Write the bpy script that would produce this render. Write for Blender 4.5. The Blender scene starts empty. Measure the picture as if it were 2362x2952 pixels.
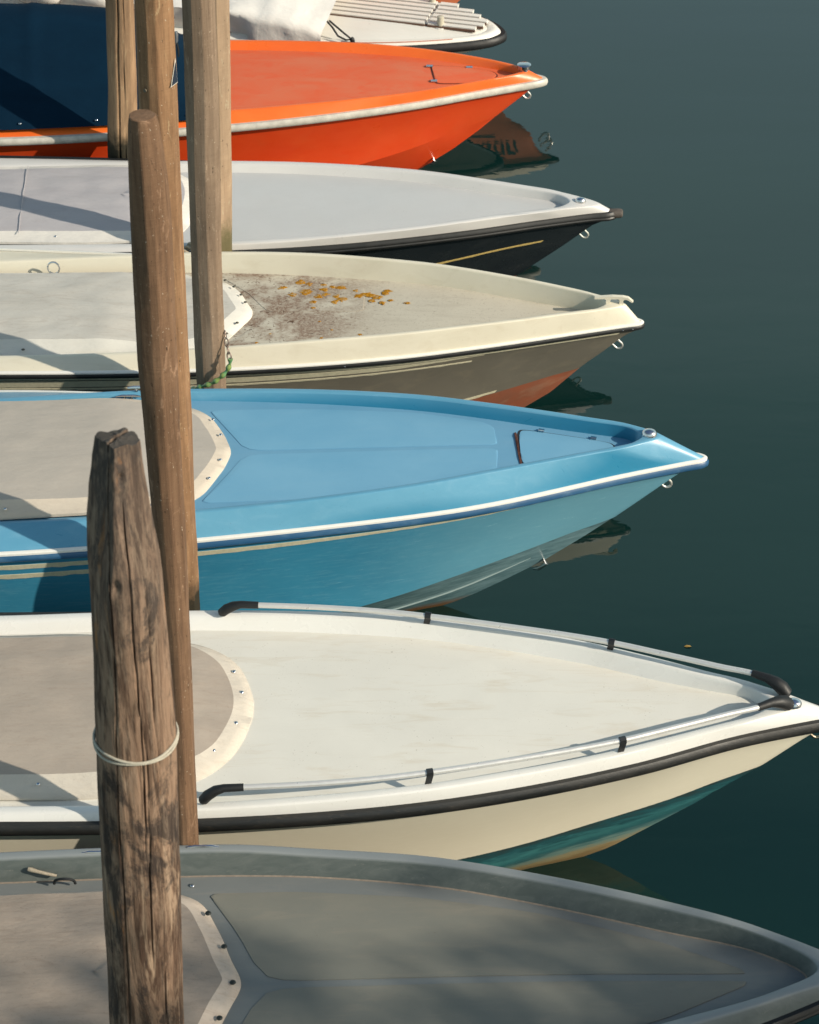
import bpy, bmesh, math, random
from mathutils import Vector, Matrix, noise as mn

random.seed(7)
R = math.radians
S = bpy.context.scene
COL = S.collection

# ------------------------------------------------------------------ camera
CAMH, PITCH = 9.12, 35.88
cam_d = bpy.data.cameras.new('camera')
cam = bpy.data.objects.new('camera', cam_d)
COL.objects.link(cam)
cam.location = (0, 0, CAMH)
cam.rotation_euler = (R(90 - PITCH), 0, 0)
cam_d.sensor_fit = 'HORIZONTAL'
cam_d.sensor_width = 36
cam_d.lens = 6958.74 / 2362 * 36
cam_d.clip_start = 0.1
cam_d.clip_end = 6000
cam_d.dof.use_dof = True
cam_d.dof.focus_distance = 13.2
cam_d.dof.aperture_fstop = 7.0
S.camera = cam

# ------------------------------------------------------------------ light
SUN_AZ, SUN_EL = 25.0, 30.0          # towards +X, swung 24 degrees to the viewer's side
sv = Vector((math.cos(R(SUN_AZ)) * math.cos(R(SUN_EL)), -math.sin(R(SUN_AZ)) * math.cos(R(SUN_EL)), math.sin(R(SUN_EL))))
sun_d = bpy.data.lights.new('sun', 'SUN')
sun_d.energy = 4.9
sun_d.angle = R(0.53)
sun_d.color = (1.0, 0.90, 0.74)
sun = bpy.data.objects.new('sun', sun_d)
COL.objects.link(sun)
sun.rotation_euler = sv.to_track_quat('Z', 'Y').to_euler()
world = bpy.data.worlds.new('World')
S.world = world
world.use_nodes = True
wn = world.node_tree
sky = wn.nodes.new('ShaderNodeTexSky')
sky.sky_type = 'NISHITA'
sky.sun_disc = False
sky.sun_elevation = R(SUN_EL)
sky.sun_rotation = R(90 + SUN_AZ)
sky.air_density = 1.0
sky.dust_density = 2.2
sky.ozone_density = 1.0
bg = wn.nodes['Background']
bg.inputs['Strength'].default_value = 0.075
wn.links.new(sky.outputs[0], bg.inputs[0])
# pale haze lying all round the horizon, thinning out overhead
wtc = wn.nodes.new('ShaderNodeTexCoord'); wsx = wn.nodes.new('ShaderNodeSeparateXYZ')
wn.links.new(wtc.outputs['Generated'], wsx.inputs[0])
wr_ = wn.nodes.new('ShaderNodeValToRGB')
stops = [(0.0, (.34, .43, .42)), (.40, (.33, .45, .43)), (.49, (.35, .48, .43)), (.58, (.19, .32, .27)), (.70, (.02, .05, .05)), (.85, (.015, .04, .09)), (1.0, (.02, .05, .11))]
el = wr_.color_ramp.elements
while len(el) < len(stops): el.new(.5)
for e, (p_, c_) in zip(el, stops): e.position = p_; e.color = (*c_, 1)
wr_.color_ramp.interpolation = 'EASE'
wn.links.new(wsx.outputs[2], wr_.inputs[0])
hz = wn.nodes.new('ShaderNodeBackground'); hz.inputs[1].default_value = 1.0
wn.links.new(wr_.outputs[0], hz.inputs[0])
ad = wn.nodes.new('ShaderNodeAddShader')
wn.links.new(bg.outputs[0], ad.inputs[0]); wn.links.new(hz.outputs[0], ad.inputs[1])
wn.links.new(ad.outputs[0], wn.nodes['World Output'].inputs[0])
S.view_settings.view_transform = 'Standard'
S.view_settings.look = 'None'
S.view_settings.gamma = 1.0
S.view_settings.exposure = 0.0
S.view_settings.use_curve_mapping = False
S.cycles.max_bounces = 6
S.cycles.use_denoising = True

# ------------------------------------------------------------------ object helpers
def tag(o, label=None, cat=None, group=None, kind=None):
    if label: o['label'] = label
    if cat: o['category'] = cat
    if group: o['group'] = group
    if kind: o['kind'] = kind
    return o

def empty(name, loc=(0, 0, 0), rz=0.0):
    o = bpy.data.objects.new(name, None)
    o.empty_display_size = 0.2
    COL.objects.link(o)
    o.location = loc
    o.rotation_euler = (0, 0, rz)
    return o

def link(name, me, parent=None):
    o = bpy.data.objects.new(name, me)
    COL.objects.link(o)
    if parent is not None: o.parent = parent
    return o

def mesh_obj(name, V, F, mat, parent=None, smooth=True, sharp=38, fix=True):
    me = bpy.data.meshes.new(name)
    me.from_pydata([tuple(v) for v in V], [], F)
    me.update()
    if fix:
        bm = bmesh.new(); bm.from_mesh(me)
        bmesh.ops.remove_doubles(bm, verts=bm.verts, dist=1e-5)
        bmesh.ops.recalc_face_normals(bm, faces=bm.faces)
        bm.to_mesh(me); bm.free()
    if smooth:
        me.shade_smooth()
        me.set_sharp_from_angle(angle=R(sharp))
    me.materials.append(mat)
    return link(name, me, parent)

class MB:
    """collects shapes that belong to one mesh"""
    def __init__(s): s.V = []; s.F = []
    def add(s, V, F):
        n = len(s.V); s.V += [Vector(v) for v in V]; s.F += [tuple(i + n for i in f) for f in F]; return s
    def box(s, c, size, rot=None):
        c = Vector(c); h = Vector(size) / 2; V = []
        for dx in (-1, 1):
            for dy in (-1, 1):
                for dz in (-1, 1):
                    v = Vector((dx * h.x, dy * h.y, dz * h.z))
                    if rot is not None: v = rot @ v
                    V.append(c + v)
        return s.add(V, [(0, 1, 3, 2), (4, 6, 7, 5), (0, 4, 5, 1), (2, 3, 7, 6), (0, 2, 6, 4), (1, 5, 7, 3)])
    def tube(s, pts, rad, seg=10, cap=True, closed=False, flat=1.0):
        pts = [Vector(p) for p in pts]; n = len(pts); V = []; F = []
        rads = rad if isinstance(rad, (list, tuple)) else [rad] * n
        up = Vector((0, 0, 1))
        for i, p in enumerate(pts):
            a = pts[(i - 1) % n] if (closed or i > 0) else p
            b = pts[(i + 1) % n] if (closed or i < n - 1) else p
            t = (b - a).normalized()
            u = up if abs(t.dot(up)) < .95 else Vector((1, 0, 0))
            sd = t.cross(u).normalized(); uu = sd.cross(t).normalized()
            for k in range(seg):
                an = 2 * math.pi * k / seg
                V.append(p + sd * math.cos(an) * rads[i] + uu * math.sin(an) * rads[i] * flat)
        m = n if closed else n - 1
        for i in range(m):
            j = (i + 1) % n
            for k in range(seg):
                k2 = (k + 1) % seg
                F.append((i * seg + k, i * seg + k2, j * seg + k2, j * seg + k))
        if cap and not closed:
            F.append(tuple(range(seg - 1, -1, -1))); F.append(tuple((n - 1) * seg + k for k in range(seg)))
        return s.add(V, F)
    def dome(s, c, r, h, seg=16, rings=5, sx=1.0, sy=1.0, power=0.5):
        V = []; F = []
        c = Vector(c)
        for i in range(rings):
            f = i / rings
            rr = r * (1 - f ** 2) ** power; z = h * f
            for k in range(seg):
                a = 2 * math.pi * k / seg
                V.append(c + Vector((rr * sx * math.cos(a), rr * sy * math.sin(a), z)))
        V.append(c + Vector((0, 0, h)))
        for i in range(rings - 1):
            for k in range(seg):
                F.append((i * seg + k, i * seg + (k + 1) % seg, (i + 1) * seg + (k + 1) % seg, (i + 1) * seg + k))
        for k in range(seg): F.append(((rings - 1) * seg + k, (rings - 1) * seg + (k + 1) % seg, len(V) - 1))
        return s.add(V, F)
    def build(s, name, mat, parent=None, **kw): return mesh_obj(name, s.V, s.F, mat, parent, **kw)

# ------------------------------------------------------------------ curve and loft helpers
def crom(P, sub=14):
    """Catmull-Rom through points P (first tangent natural, last point on the axis y=0 of a mirrored curve)"""
    P = [Vector(p) for p in P]
    last = P[-1]; mir = Vector((P[-2].x, -P[-2].y, P[-2].z))
    Q = [P[0] * 2 - P[1]] + P + [mir]
    out = []
    for i in range(1, len(Q) - 2):
        p0, p1, p2, p3 = Q[i - 1:i + 3]
        d01 = max((p1 - p0).length, 1e-4) ** .5; d12 = max((p2 - p1).length, 1e-4) ** .5; d23 = max((p3 - p2).length, 1e-4) ** .5
        m1 = (p2 - p1) + d12 * ((p1 - p0) / d01 - (p2 - p0) / (d01 + d12))
        m2 = (p2 - p1) + d12 * ((p3 - p2) / d23 - (p3 - p1) / (d12 + d23))
        for k in range(sub):
            t = k / sub
            out.append(p1 * (2 * t ** 3 - 3 * t * t + 1) + m1 * (t ** 3 - 2 * t * t + t) + p2 * (-2 * t ** 3 + 3 * t * t) + m2 * (t ** 3 - t * t))
    out.append(last)
    return out

M = 64
def resample(P, n=M, dens=1.6):
    L = [0.0]
    for a, b in zip(P, P[1:]): L.append(L[-1] + (b - a).length)
    out = []
    j = 0
    for i in range(n):
        s = L[-1] * (1 - (1 - i / (n - 1)) ** dens)
        while j < len(L) - 2 and L[j + 1] < s: j += 1
        f = (s - L[j]) / max(L[j + 1] - L[j], 1e-9)
        out.append(P[j].lerp(P[j + 1], min(max(f, 0), 1)))
    out[-1] = P[-1].copy()
    return out

def half(nodes, n=M): return resample(crom(nodes), n)
def full(h):
    return [v.copy() for v in h] + [Vector((v.x, -v.y, v.z)) for v in reversed(h[:-1])]
def interp(P, x, c):
    """component c of a half curve at station x"""
    if x <= P[0].x: return P[0][c]
    for a, b in zip(P, P[1:]):
        if a.x <= x <= b.x and b.x > a.x:
            f = (x - a.x) / (b.x - a.x); return a[c] * (1 - f) + b[c] * f
    return P[-1][c]

def loft(rings):
    n = len(rings[0]); V = []; F = []
    for r in rings: V += r
    for i in range(len(rings) - 1):
        for k in range(n - 1):
            F.append((i * n + k, i * n + k + 1, (i + 1) * n + k + 1, (i + 1) * n + k))
    return V, F

def roundrings(rings, r=0.012):
    out = [rings[0]]
    for i in range(1, len(rings) - 1):
        A, B, C = [], [], []
        for a, p, b in zip(rings[i - 1], rings[i], rings[i + 1]):
            la = (a - p).length; lb = (b - p).length
            pa = p.lerp(a, min(r / max(la, 1e-6), .42)); pb = p.lerp(b, min(r / max(lb, 1e-6), .42))
            A.append(pa); B.append((pa + p * 2 + pb) / 4); C.append(pb)
        out += [A, B, C]
    out.append(rings[-1])
    return out

def sweep(path, prof, closed_prof=True, both=True):
    """path: points of a full plan curve; prof: (outward, up) pairs"""
    n = len(path); rings = []
    for i, p in enumerate(path):
        a = path[max(i - 1, 0)]; b = path[min(i + 1, n - 1)]
        t = Vector((b.x - a.x, b.y - a.y, 0)).normalized()
        o = Vector((-t.y, t.x, 0))
        rings.append([p + o * q[0] + Vector((0, 0, q[1])) for q in prof])
    m = len(prof); V = [v for r in rings for v in r]; F = []
    for i in range(n - 1):
        for k in range(m if closed_prof else m - 1):
            k2 = (k + 1) % m
            F.append((i * m + k, i * m + k2, (i + 1) * m + k2, (i + 1) * m + k))
    if closed_prof: F.append(tuple(range(m))); F.append(tuple((n - 1) * m + k for k in reversed(range(m))))
    return V, F

def chaikin(P, it=2, q=.25):
    P = [Vector((p[0], p[1])) for p in P]
    for _ in range(it):
        out = []
        for a, b in zip(P, P[1:] + P[:1]):
            out.append(a.lerp(b, q)); out.append(a.lerp(b, 1 - q))
        P = out
    return P
def yspan(poly, x):
    ys = []
    for a, b in zip(poly, poly[1:] + poly[:1]):
        if (a.x - x) * (b.x - x) <= 0 and a.x != b.x:
            ys.append(a.y + (b.y - a.y) * (x - a.x) / (b.x - a.x))
    return (min(ys), max(ys)) if ys else (0, 0)

def panel(name, poly, zf, h, mat, parent, nx=36, ny=8, rnd=.12, it=2, skirt=.012, edge=None):
    """thin raised piece lying on the surface z=zf(x,y)"""
    P = chaikin(poly, it, rnd)
    x0 = min(p.x for p in P); x1 = max(p.x for p in P)
    V = []; F = []
    eps = 1e-4
    e = edge or 0.004
    for i in range(nx + 1):
        x = x0 + eps + (x1 - x0 - 2 * eps) * (1 - math.cos(math.pi * i / nx)) / 2
        a, b = yspan(P, x)
        for j in range(ny + 3):
            if j == 0: y, z = a, zf(x, a) - skirt
            elif j == ny + 2: y, z = b, zf(x, b) - skirt
            else:
                y = a + (b - a) * (j - 1) / ny
                bev = 0 if 1 < j < ny + 1 and 0 < i < nx else e
                z = zf(x, y) + h - bev * .4
            V.append((x, y, z))
    w = ny + 3
    for i in range(nx):
        for j in range(w - 1):
            F.append((i * w + j, (i + 1) * w + j, (i + 1) * w + j + 1, i * w + j + 1))
    for i in (0, nx):
        F.append(tuple(i * w + j for j in range(w)))
    return mesh_obj(name, V, F, mat, parent, sharp=30)

# ------------------------------------------------------------------ materials
class NT:
    def __init__(s, name):
        s.m = bpy.data.materials.new(name); s.m.use_nodes = True; s.t = s.m.node_tree
        s.b = s.t.nodes['Principled BSDF']; s.co = None
    def n(s, typ, **kw):
        nd = s.t.nodes.new(typ)
        for k, v in kw.items():
            if k in nd.inputs: nd.inputs[k].default_value = v
            else: setattr(nd, k, v)
        return nd
    def l(s, a, b): s.t.links.new(a, b)
    def coord(s, scale=(1, 1, 1), rnd=False):
        tc = s.n('ShaderNodeTexCoord'); mp = s.n('ShaderNodeMapping')
        mp.inputs['Scale'].default_value = scale
        s.l(tc.outputs['Object'], mp.inputs['Vector'])
        return mp.outputs[0]
    def noise(s, scale, detail=6, rough=.6, vec=(1, 1, 1), dist=0.0):
        nd = s.n('ShaderNodeTexNoise'); nd.inputs['Scale'].default_value = scale
        nd.inputs['Detail'].default_value = detail; nd.inputs['Roughness'].default_value = rough
        nd.inputs['Distortion'].default_value = dist
        s.l(s.coord(vec), nd.inputs['Vector'])
        return nd.outputs['Fac']
    def ramp(s, src, stops, interp='LINEAR'):
        r = s.n('ShaderNodeValToRGB'); r.color_ramp.interpolation = interp
        el = r.color_ramp.elements
        while len(el) < len(stops): el.new(.5)
        for e, (p, c) in zip(el, stops):
            e.position = p; e.color = (c, c, c, 1) if isinstance(c, (int, float)) else (*c, 1)
        s.l(src, r.inputs[0]); return r.outputs[0]
    def mix(s, f, a, b, mode='MIX'):
        m = s.n('ShaderNodeMix', data_type='RGBA', blend_type=mode)
        for i, v in ((0, f), (6, a), (7, b)):
            if isinstance(v, (int, float)): m.inputs[i].default_value = v if i == 0 else (v, v, v, 1)
            elif isinstance(v, tuple): m.inputs[i].default_value = (*v, 1) if len(v) == 3 else v
            else: s.l(v, m.inputs[i])
        return m.outputs[2]
    def math(s, op, a, b=None, c=None, clamp=False):
        m = s.n('ShaderNodeMath', operation=op); m.use_clamp = clamp
        for i, v in enumerate((a, b, c)):
            if v is None: continue
            if isinstance(v, (int, float)): m.inputs[i].default_value = v
            else: s.l(v, m.inputs[i])
        return m.outputs[0]
    def sep(s, vec=(1, 1, 1)):
        x = s.n('ShaderNodeSeparateXYZ'); s.l(s.coord(vec), x.inputs[0]); return x.outputs
    def bump(s, h, strength=.3, dist=.01, prev=None):
        b = s.n('ShaderNodeBump'); b.inputs['Strength'].default_value = strength; b.inputs['Distance'].default_value = dist
        s.l(h, b.inputs['Height'])
        if prev is not None: s.l(prev, b.inputs['Normal'])
        return b.outputs[0]
    def fin(s, col=None, rough=None, nrm=None, metal=None, coat=None, spec=None):
        for k, v in (('Base Color', col), ('Roughness', rough), ('Normal', nrm), ('Metallic', metal), ('Coat Weight', coat), ('Specular IOR Level', spec)):
            if v is None: continue
            if isinstance(v, tuple): s.b.inputs[k].default_value = (*v, 1)
            elif isinstance(v, (int, float)): s.b.inputs[k].default_value = v
            else: s.l(v, s.b.inputs[k])
        return s.m

def gelcoat(name, c, c2=None, rough=.32, dirt=.35, dirtc=(.30, .24, .16), spots=.5, streak=True, coat=.0, cell=1.0):
    t = NT(name)
    c2 = c2 or tuple(min(1, v * .86) for v in c)
    big = t.noise(1.6 * cell, 5, .62, (1, 1.4, 1.4), .4)
    col = t.mix(t.ramp(big, [(.35, 0), (.68, 1)]), c, c2)
    if streak:
        st = t.noise(7, 6, .65, (.35, 2.2, 1.0), .6)
        col = t.mix(t.math('MULTIPLY', t.ramp(st, [(.52, 0), (.80, 1)]), dirt), col, dirtc)
    if spots > 0:
        sp = t.noise(85, 3, .6); sm = t.noise(4.5, 3, .5)
        f = t.math('MULTIPLY', t.ramp(sp, [(.665, 0), (.70, 1)]), t.ramp(sm, [(.45, 0), (.6, 1)]))
        col = t.mix(t.math('MULTIPLY', f, spots), col, tuple(v * .45 for v in dirtc))
    fine = t.noise(140, 2, .5)
    col = t.mix(t.math('MULTIPLY', fine, .10), col, tuple(v * .6 for v in c))
    rg = t.ramp(t.noise(5, 5, .6), [(.3, max(.05, rough - .1)), (.7, rough + .14)])
    n = t.bump(t.noise(3.2, 3, .5), .25, .006)
    n = t.bump(fine, .06, .002, n)
    return t.fin(col, rg, n, coat=coat)

def fabric(name, c, c2, weave=900, stain=(.25, .17, .12), st=.35, sheen=.2, wr=.5):
    t = NT(name)
    a = t.noise(2.3, 7, .68, (.6, 1.6, 1), .8)
    col = t.mix(t.ramp(a, [(.32, 0), (.70, 1)]), c, c2)
    b = t.noise(9, 7, .72, (.5, 2.4, 1), 1.2)
    col = t.mix(t.math('MULTIPLY', t.ramp(b, [(.5, 0), (.78, 1)]), st), col, stain)
    sp = t.noise(60, 4, .7)
    col = t.mix(t.math('MULTIPLY', t.ramp(sp, [(.60, 0), (.72, 1)]), st * .8), col, tuple(v * .7 for v in stain))
    w = t.noise(420, 2, .6)
    col = t.mix(t.math('MULTIPLY', w, .22), col, tuple(v * .55 for v in c))
    n = t.bump(t.noise(5, 5, .6, (1, 2.2, 1)), wr, .012)
    n = t.bump(w, .35, .0015, n)
    return t.fin(col, .92, n, spec=.08)

def plain(name, c, rough=.5, metal=0.0, bump=.0, var=.25, sc=30, coat=0.0):
    t = NT(name)
    nz = t.noise(sc, 5, .65)
    col = t.mix(t.ramp(nz, [(.3, 0), (.75, 1)]), c, tuple(v * (1 - var) for v in c))
    return t.fin(col, t.ramp(t.noise(sc * .6, 4), [(.3, max(.03, rough - .08)), (.7, rough + .1)]), t.bump(nz, bump, .004) if bump else None, metal, coat)

def wood(name, c1, c2, c3, grain=1.0, chatter=0.0, cracks=0.0, wetz=None, specks=.5, rough=.8, wetf=.95, wetc=(.014, .015, .009)):
    t = NT(name)
    g = t.noise(9 * grain, 8, .7, (1, 1, .07), .9)
    col = t.mix(t.ramp(g, [(.33, 0), (.66, 1)]), c1, c2)
    g2 = t.noise(32 * grain, 6, .75, (1, 1, .05), .4)
    col = t.mix(t.ramp(g2, [(.48, 0), (.72, .85)]), col, c3)
    b = t.noise(3.1, 5, .6, (1, 1, .35), .5)
    col = t.mix(t.math('MULTIPLY', t.ramp(b, [(.45, 0), (.68, 1)]), .6), col, tuple(v * .45 for v in c1))
    h = t.math('MULTIPLY', g2, 1.0)
    sc_ = t.noise(16, 5, .75, (1, 1, .30), 1.6)
    col = t.mix(t.math('MULTIPLY', t.ramp(sc_, [(.60, 0), (.68, 1)]), .40 if specks else .2), col, tuple(min(.6, v * 1.9 + .05) for v in c2))
    if specks:
        sp = t.noise(120, 2, .6, (1, 1, .5))
        col = t.mix(t.math('MULTIPLY', t.ramp(sp, [(.70, 0), (.74, 1)]), specks), col, (.55, .47, .36))
        sp = t.noise(90, 2, .6, (1, 1, .35))
        col = t.mix(t.math('MULTIPLY', t.ramp(sp, [(.69, 0), (.73, 1)]), .8), col, (.03, .018, .01))
    n = t.bump(h, .5, .004)
    if chatter:
        ch = t.noise(14, 3, .6, (.6, .6, 14), .6)
        col = t.mix(t.math('MULTIPLY', t.ramp(ch, [(.42, 0), (.62, 1)]), .16), col, tuple(v * .5 for v in c1))
        n = t.bump(ch, chatter, .004, n)
    if cracks:
        v = t.n('ShaderNodeTexNoise'); v.inputs['Scale'].default_value = 5.2; v.inputs['Detail'].default_value = 3
        v.inputs['Distortion'].default_value = .35
        t.l(t.coord((1, 1, .09)), v.inputs['Vector'])
        d = t.math('ABSOLUTE', t.math('SUBTRACT', v.outputs['Fac'], .5))
        cr = t.ramp(d, [(.0, 1), (.011, 0)])
        col = t.mix(t.math('MULTIPLY', cr, cracks), col, (.012, .008, .006))
        n = t.bump(t.math('SUBTRACT', 1.0, cr), .9, .02, n)
    if wetz is not None:
        z = t.sep()[2]
        wob = t.noise(6, 4, .7)
        mr = t.n('ShaderNodeMapRange'); mr.inputs[1].default_value = wetz + .14; mr.inputs[2].default_value = wetz
        t.l(t.math('ADD', z, t.math('MULTIPLY', wob, .35)), mr.inputs[0])
        col = t.mix(t.math('MULTIPLY', mr.outputs[0], wetf), col, wetc)
    return t.fin(col, rough, n, spec=.3)

chrome = plain('chrome', (.72, .72, .72), .16, 1.0, 0, .1, 20)
steel = plain('polished steel bolt', (.78, .76, .70), .28, .75, 0, .1, 60)
alu = plain('anodised aluminium', (.74, .73, .70), .34, .45, .0, .08, 40)
rubber = plain('black rubber', (.010, .011, .012), .55, 0, .15, .3, 40)
plastic = plain('black plastic', (.012, .014, .016), .42, 0, .0, .2, 60)
seam = plain('dark seam', (.05, .05, .05), .8)

# ------------------------------------------------------------------ water and ground
def setting():
    t = NT('harbour water')
    murk = t.noise(.35, 4, .55, (.5, 1.6, 1), .6)
    col = t.mix(t.ramp(murk, [(.3, 0), (.7, 1)]), (.0022, .0165, .0155), (.004, .021, .0185))
    b1 = t.noise(1.6, 3, .5, (.55, 1.5, 1), .4)
    b2 = t.noise(9.0, 3, .5, (.6, 1.5, 1), .5)
    b0_ = t.noise(.55, 2, .45, (.10, 1.0, 1), .3)
    n = t.bump(b0_, 1.0, .010)
    n = t.bump(b1, 1.0, .0013, n)
    n = t.bump(b2, 1.0, .00022, n)
    t.b.inputs['IOR'].default_value = 1.58
    m = t.fin(col, .015, n)
    V = [(-1500, -60, 0), (1500, -60, 0), (1500, 3000, 0), (-1500, 3000, 0)]
    o = mesh_obj('water', V, [(0, 1, 2, 3)], m, smooth=False, fix=False)
    tag(o, 'still dark green harbour water reflecting the bows', kind='structure')
    # the quay behind and right of the viewpoint that the shade tree stands on
    st = plain('quay stone', (.34, .32, .29), .85, 0, .4, .3, 6)
    q = MB().box((26, -6, -.2), (30, 16, 2.2))
    tag(q.build('quay', st, smooth=False), 'pale stone quay at the harbour edge', kind='structure')
setting()

# ------------------------------------------------------------------ boat builder
class Boat:
    def __init__(s, name, label, T, yaw_k, group='moored motorboats'):
        s.root = empty(name, (T[0], T[1], 0), math.atan(yaw_k))
        tag(s.root, label, 'boat', group)
    def shape(s, rim, rub, foot_in, deck_z, foot_apex, rim_in_apex, rim_out_apex, rim_w, chine, keel, rub_h, camber, mats, top_r=.012, bottom=None):
        """rim/rub/chine: half-curve nodes (x, y, z) from stern to stem, last node y=0; keel: (x, z) nodes stern to chine apex"""
        hullm, deckm, mould = mats
        hw = rim_w / 2
        def offs(nodes, d, apex):
            return [(x, max(y + d, .004), z) for x, y, z in nodes if x < apex[0] - .03] + [(apex[0], 0, apex[1])]
        RO = half(offs(rim, hw, rim_out_apex)); RI = half(offs(rim, -hw, rim_in_apex))
        fi = lambda x: foot_in * min(1, max(.25, (foot_apex - x) / .5))
        fn = [(x, y - hw - fi(x), deck_z(x)) for x, y, z in rim if x < foot_apex - .02 and y - hw - fi(x) > .025]
        FT = half(fn + [(foot_apex, 0, deck_z(foot_apex))])
        RT = half(rub)
        RBn = [(x, y * .985, z - rub_h) for x, y, z in rub[:-1]] + [(rub[-1][0] - .03, 0, rub[-1][2] - rub_h)]
        RB = half(RBn)
        s.RT, s.RB, s.RI, s.RO, s.FT = RT, RB, RI, RO, FT
        CH = half(chine)
        s.stem = keel_stem = sorted([(z, x) for x, z in keel])
        def stemx(z):
            a = s.stem
            if z <= a[0][0]: return a[0][1]
            for (z0, x0), (z1, x1) in zip(a, a[1:]):
                if z0 <= z <= z1: return x0 + (x1 - x0) * (z - z0) / (z1 - z0 + 1e-9)
            return a[-1][1]
        NV = 9
        s.side = []
        for k in range(NV + 1):
            v = k / NV
            ring = []
            for i in range(M):
                p = RB[i].lerp(CH[i], v)
                ring.append(p)
            za = ring[-1].z
            dx = stemx(za) - ring[-1].x if 0 < v else 0
            for i, p in enumerate(ring):
                t = i / (M - 1)
                p.x += dx * t ** 5
                p.y += -.022 * math.sin(math.pi * v) * (1 - t ** 6) * min(1, p.y * 3) * s.flare
            s.side.append(ring)
        # bottom
        s.bot = None
        kx = [k for k in keel if k[1] <= chine[-1][2] + 1e-6]
        kv = resample([Vector((x, 0, z)) for x, z in kx], M)
        bot = []
        for k in range(5):
            v = k / 4
            bot.append([CH[i].lerp(kv[i], v) for i in range(M)])
        s.bot = bot
        rings = [full(r) for r in s.side] + ([full(r) for r in bot[1:]] if bottom is None else [])
        if bottom is not None:
            V, F = loft([full(r) for r in bot]); nn = len(full(bot[0]))
            F.append(tuple([k * nn for k in range(5)] + [k * nn + nn - 1 for k in range(3, -1, -1)]))
            mesh_obj('bottom', V, F, bottom, s.root, sharp=30)
        V, F = loft(rings)
        n = len(rings[0])
        cap = [0 + k * n for k in range(len(rings))] + [(n - 1) + k * n for k in reversed(range(len(rings)))]
        F.append(tuple(cap))
        s.hull = mesh_obj('hull', V, F, hullm, s.root, sharp=24)
        # deck moulding
        LIP = [p.lerp(q, .985) for p, q in zip(RT, RO)]
        rr = roundrings([full(RB), full(RT), full(RO), full(RI), full(FT)], top_r)
        NC = 10
        s.camber = camber; s.deck_z = deck_z
        ftf = full(FT)
        V, F = loft(rr)
        mesh_obj('deck_moulding', V, F, mould, s.root, sharp=50)
        # deck surface, cambered
        rows = []
        for i in range(M):
            p = FT[i]; row = []
            for j in range(NC + 1):
                y = p.y * (1 - 2 * j / NC)
                row.append(Vector((p.x, y, p.z + camber * (1 - (y / max(p.y, 1e-5)) ** 2) * min(1, p.y * 2.5))))
            rows.append(row)
        V, F = loft(rows)
        s.deck = mesh_obj('deck', V, F, deckm, s.root, sharp=60)
        return s
    flare = 1.0
    def dz(s, x, y):
        yf = max(interp(s.FT, x, 1), 1e-4); zf = interp(s.FT, x, 2)
        return zf + s.camber * (1 - min((y / yf) ** 2, 1)) * min(1, yf * 2.5)
    def spray_rail(s, name, v, x0, x1, mat, w=.02, out=.012):
        f = v * 4; k = min(int(f), 3)
        P = [s.bot[k][i].lerp(s.bot[k + 1][i], f - k) for i in range(M)]
        P = [p for p in P if x0 < p.x < x1]
        mb = MB()
        for sd in (-1, 1):
            n = len(P)
            mb.tube([Vector((p.x, p.y * sd, p.z - .002)) for p in P], [w * .5 * min(1, .15 + (n - 1 - i) / 6) for i in range(n)], 6, flat=.6)
        return mb.build(name, mat, s.root)
    def side_strip(s, name, v0, v1, x0, x1, mat, out=.003, side=-1, wob=0.0, both=False):
        """strip lying on the topsides between height fractions v0..v1 (0 under the rub rail, 1 at the chine)"""
        A, B = [], []
        def at(i, v):
            f = v * (len(s.side) - 1); k = min(int(f), len(s.side) - 2); return s.side[k][i].lerp(s.side[k + 1][i], f - k)
        N = 90
        xs = [p.x for p in s.side[0]]
        for k in range(N + 1):
            x = x0 + (x1 - x0) * k / N
            i = 0
            while i < M - 2 and xs[i + 1] < x: i += 1
            f = min(max((x - xs[i]) / (xs[i + 1] - xs[i] + 1e-9), 0), 1)
            va = v0(x) if callable(v0) else v0; vb = v1(x) if callable(v1) else v1
            if wob: vb += wob * mn.noise(Vector((x * 14, 3, 1)))
            a = at(i, va).lerp(at(i + 1, va), f); b = at(i, vb).lerp(at(i + 1, vb), f)
            A.append(a); B.append(b)
        mb = MB()
        for sd in ((-1, 1) if both else (side,)):
            rings = []
            for k in range(N + 1):
                a, b = A[k], B[k]
                t = (A[min(k + 1, N)] - A[max(k - 1, 0)]).normalized()
                d = (b - a); nrm = t.cross(d)
                if nrm.length < 1e-9: nrm = Vector((0, 1, 0))
                nrm.normalize()
                if nrm.y < 0: nrm = -nrm
                q = [a + nrm * -.002, a + nrm * out, b + nrm * out, b + nrm * -.002]
                rings.append([Vector((v.x, v.y * sd, v.z)) for v in q])
            V, F = loft(rings)
            mb.add(V, F)
        return mb.build(name, mat, s.root, sharp=30)
    def rail(s, name, prof, mat, base='RT', x_end=None):
        path = full(getattr(s, base))
        V, F = sweep(path, prof)
        return mesh_obj(name, V, F, mat, s.root, sharp=45)
    def eye(s, x, z, mat=None, size=1.0, name='bow_eye', tilt=0.0):
        """U bolt on the stem"""
        pts = []
        # stem tangent
        d = Vector((.72, 0, .69))
        nrm = Vector((d.z, 0, -d.x))
        w = .023 * size; L = .052 * size
        for k in range(13):
            a = math.pi * k / 12
            pts.append(Vector((x, 0, z)) + d * math.cos(a) * w + nrm * (L * .55 + math.sin(a) * w * 1.15))
        pts = [Vector((x, 0, z)) + d * w - nrm * .02] + pts + [Vector((x, 0, z)) - d * w - nrm * .02]
        return MB().tube(pts, .0072 * size, 10).build(name, mat or steel, s.root)

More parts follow.
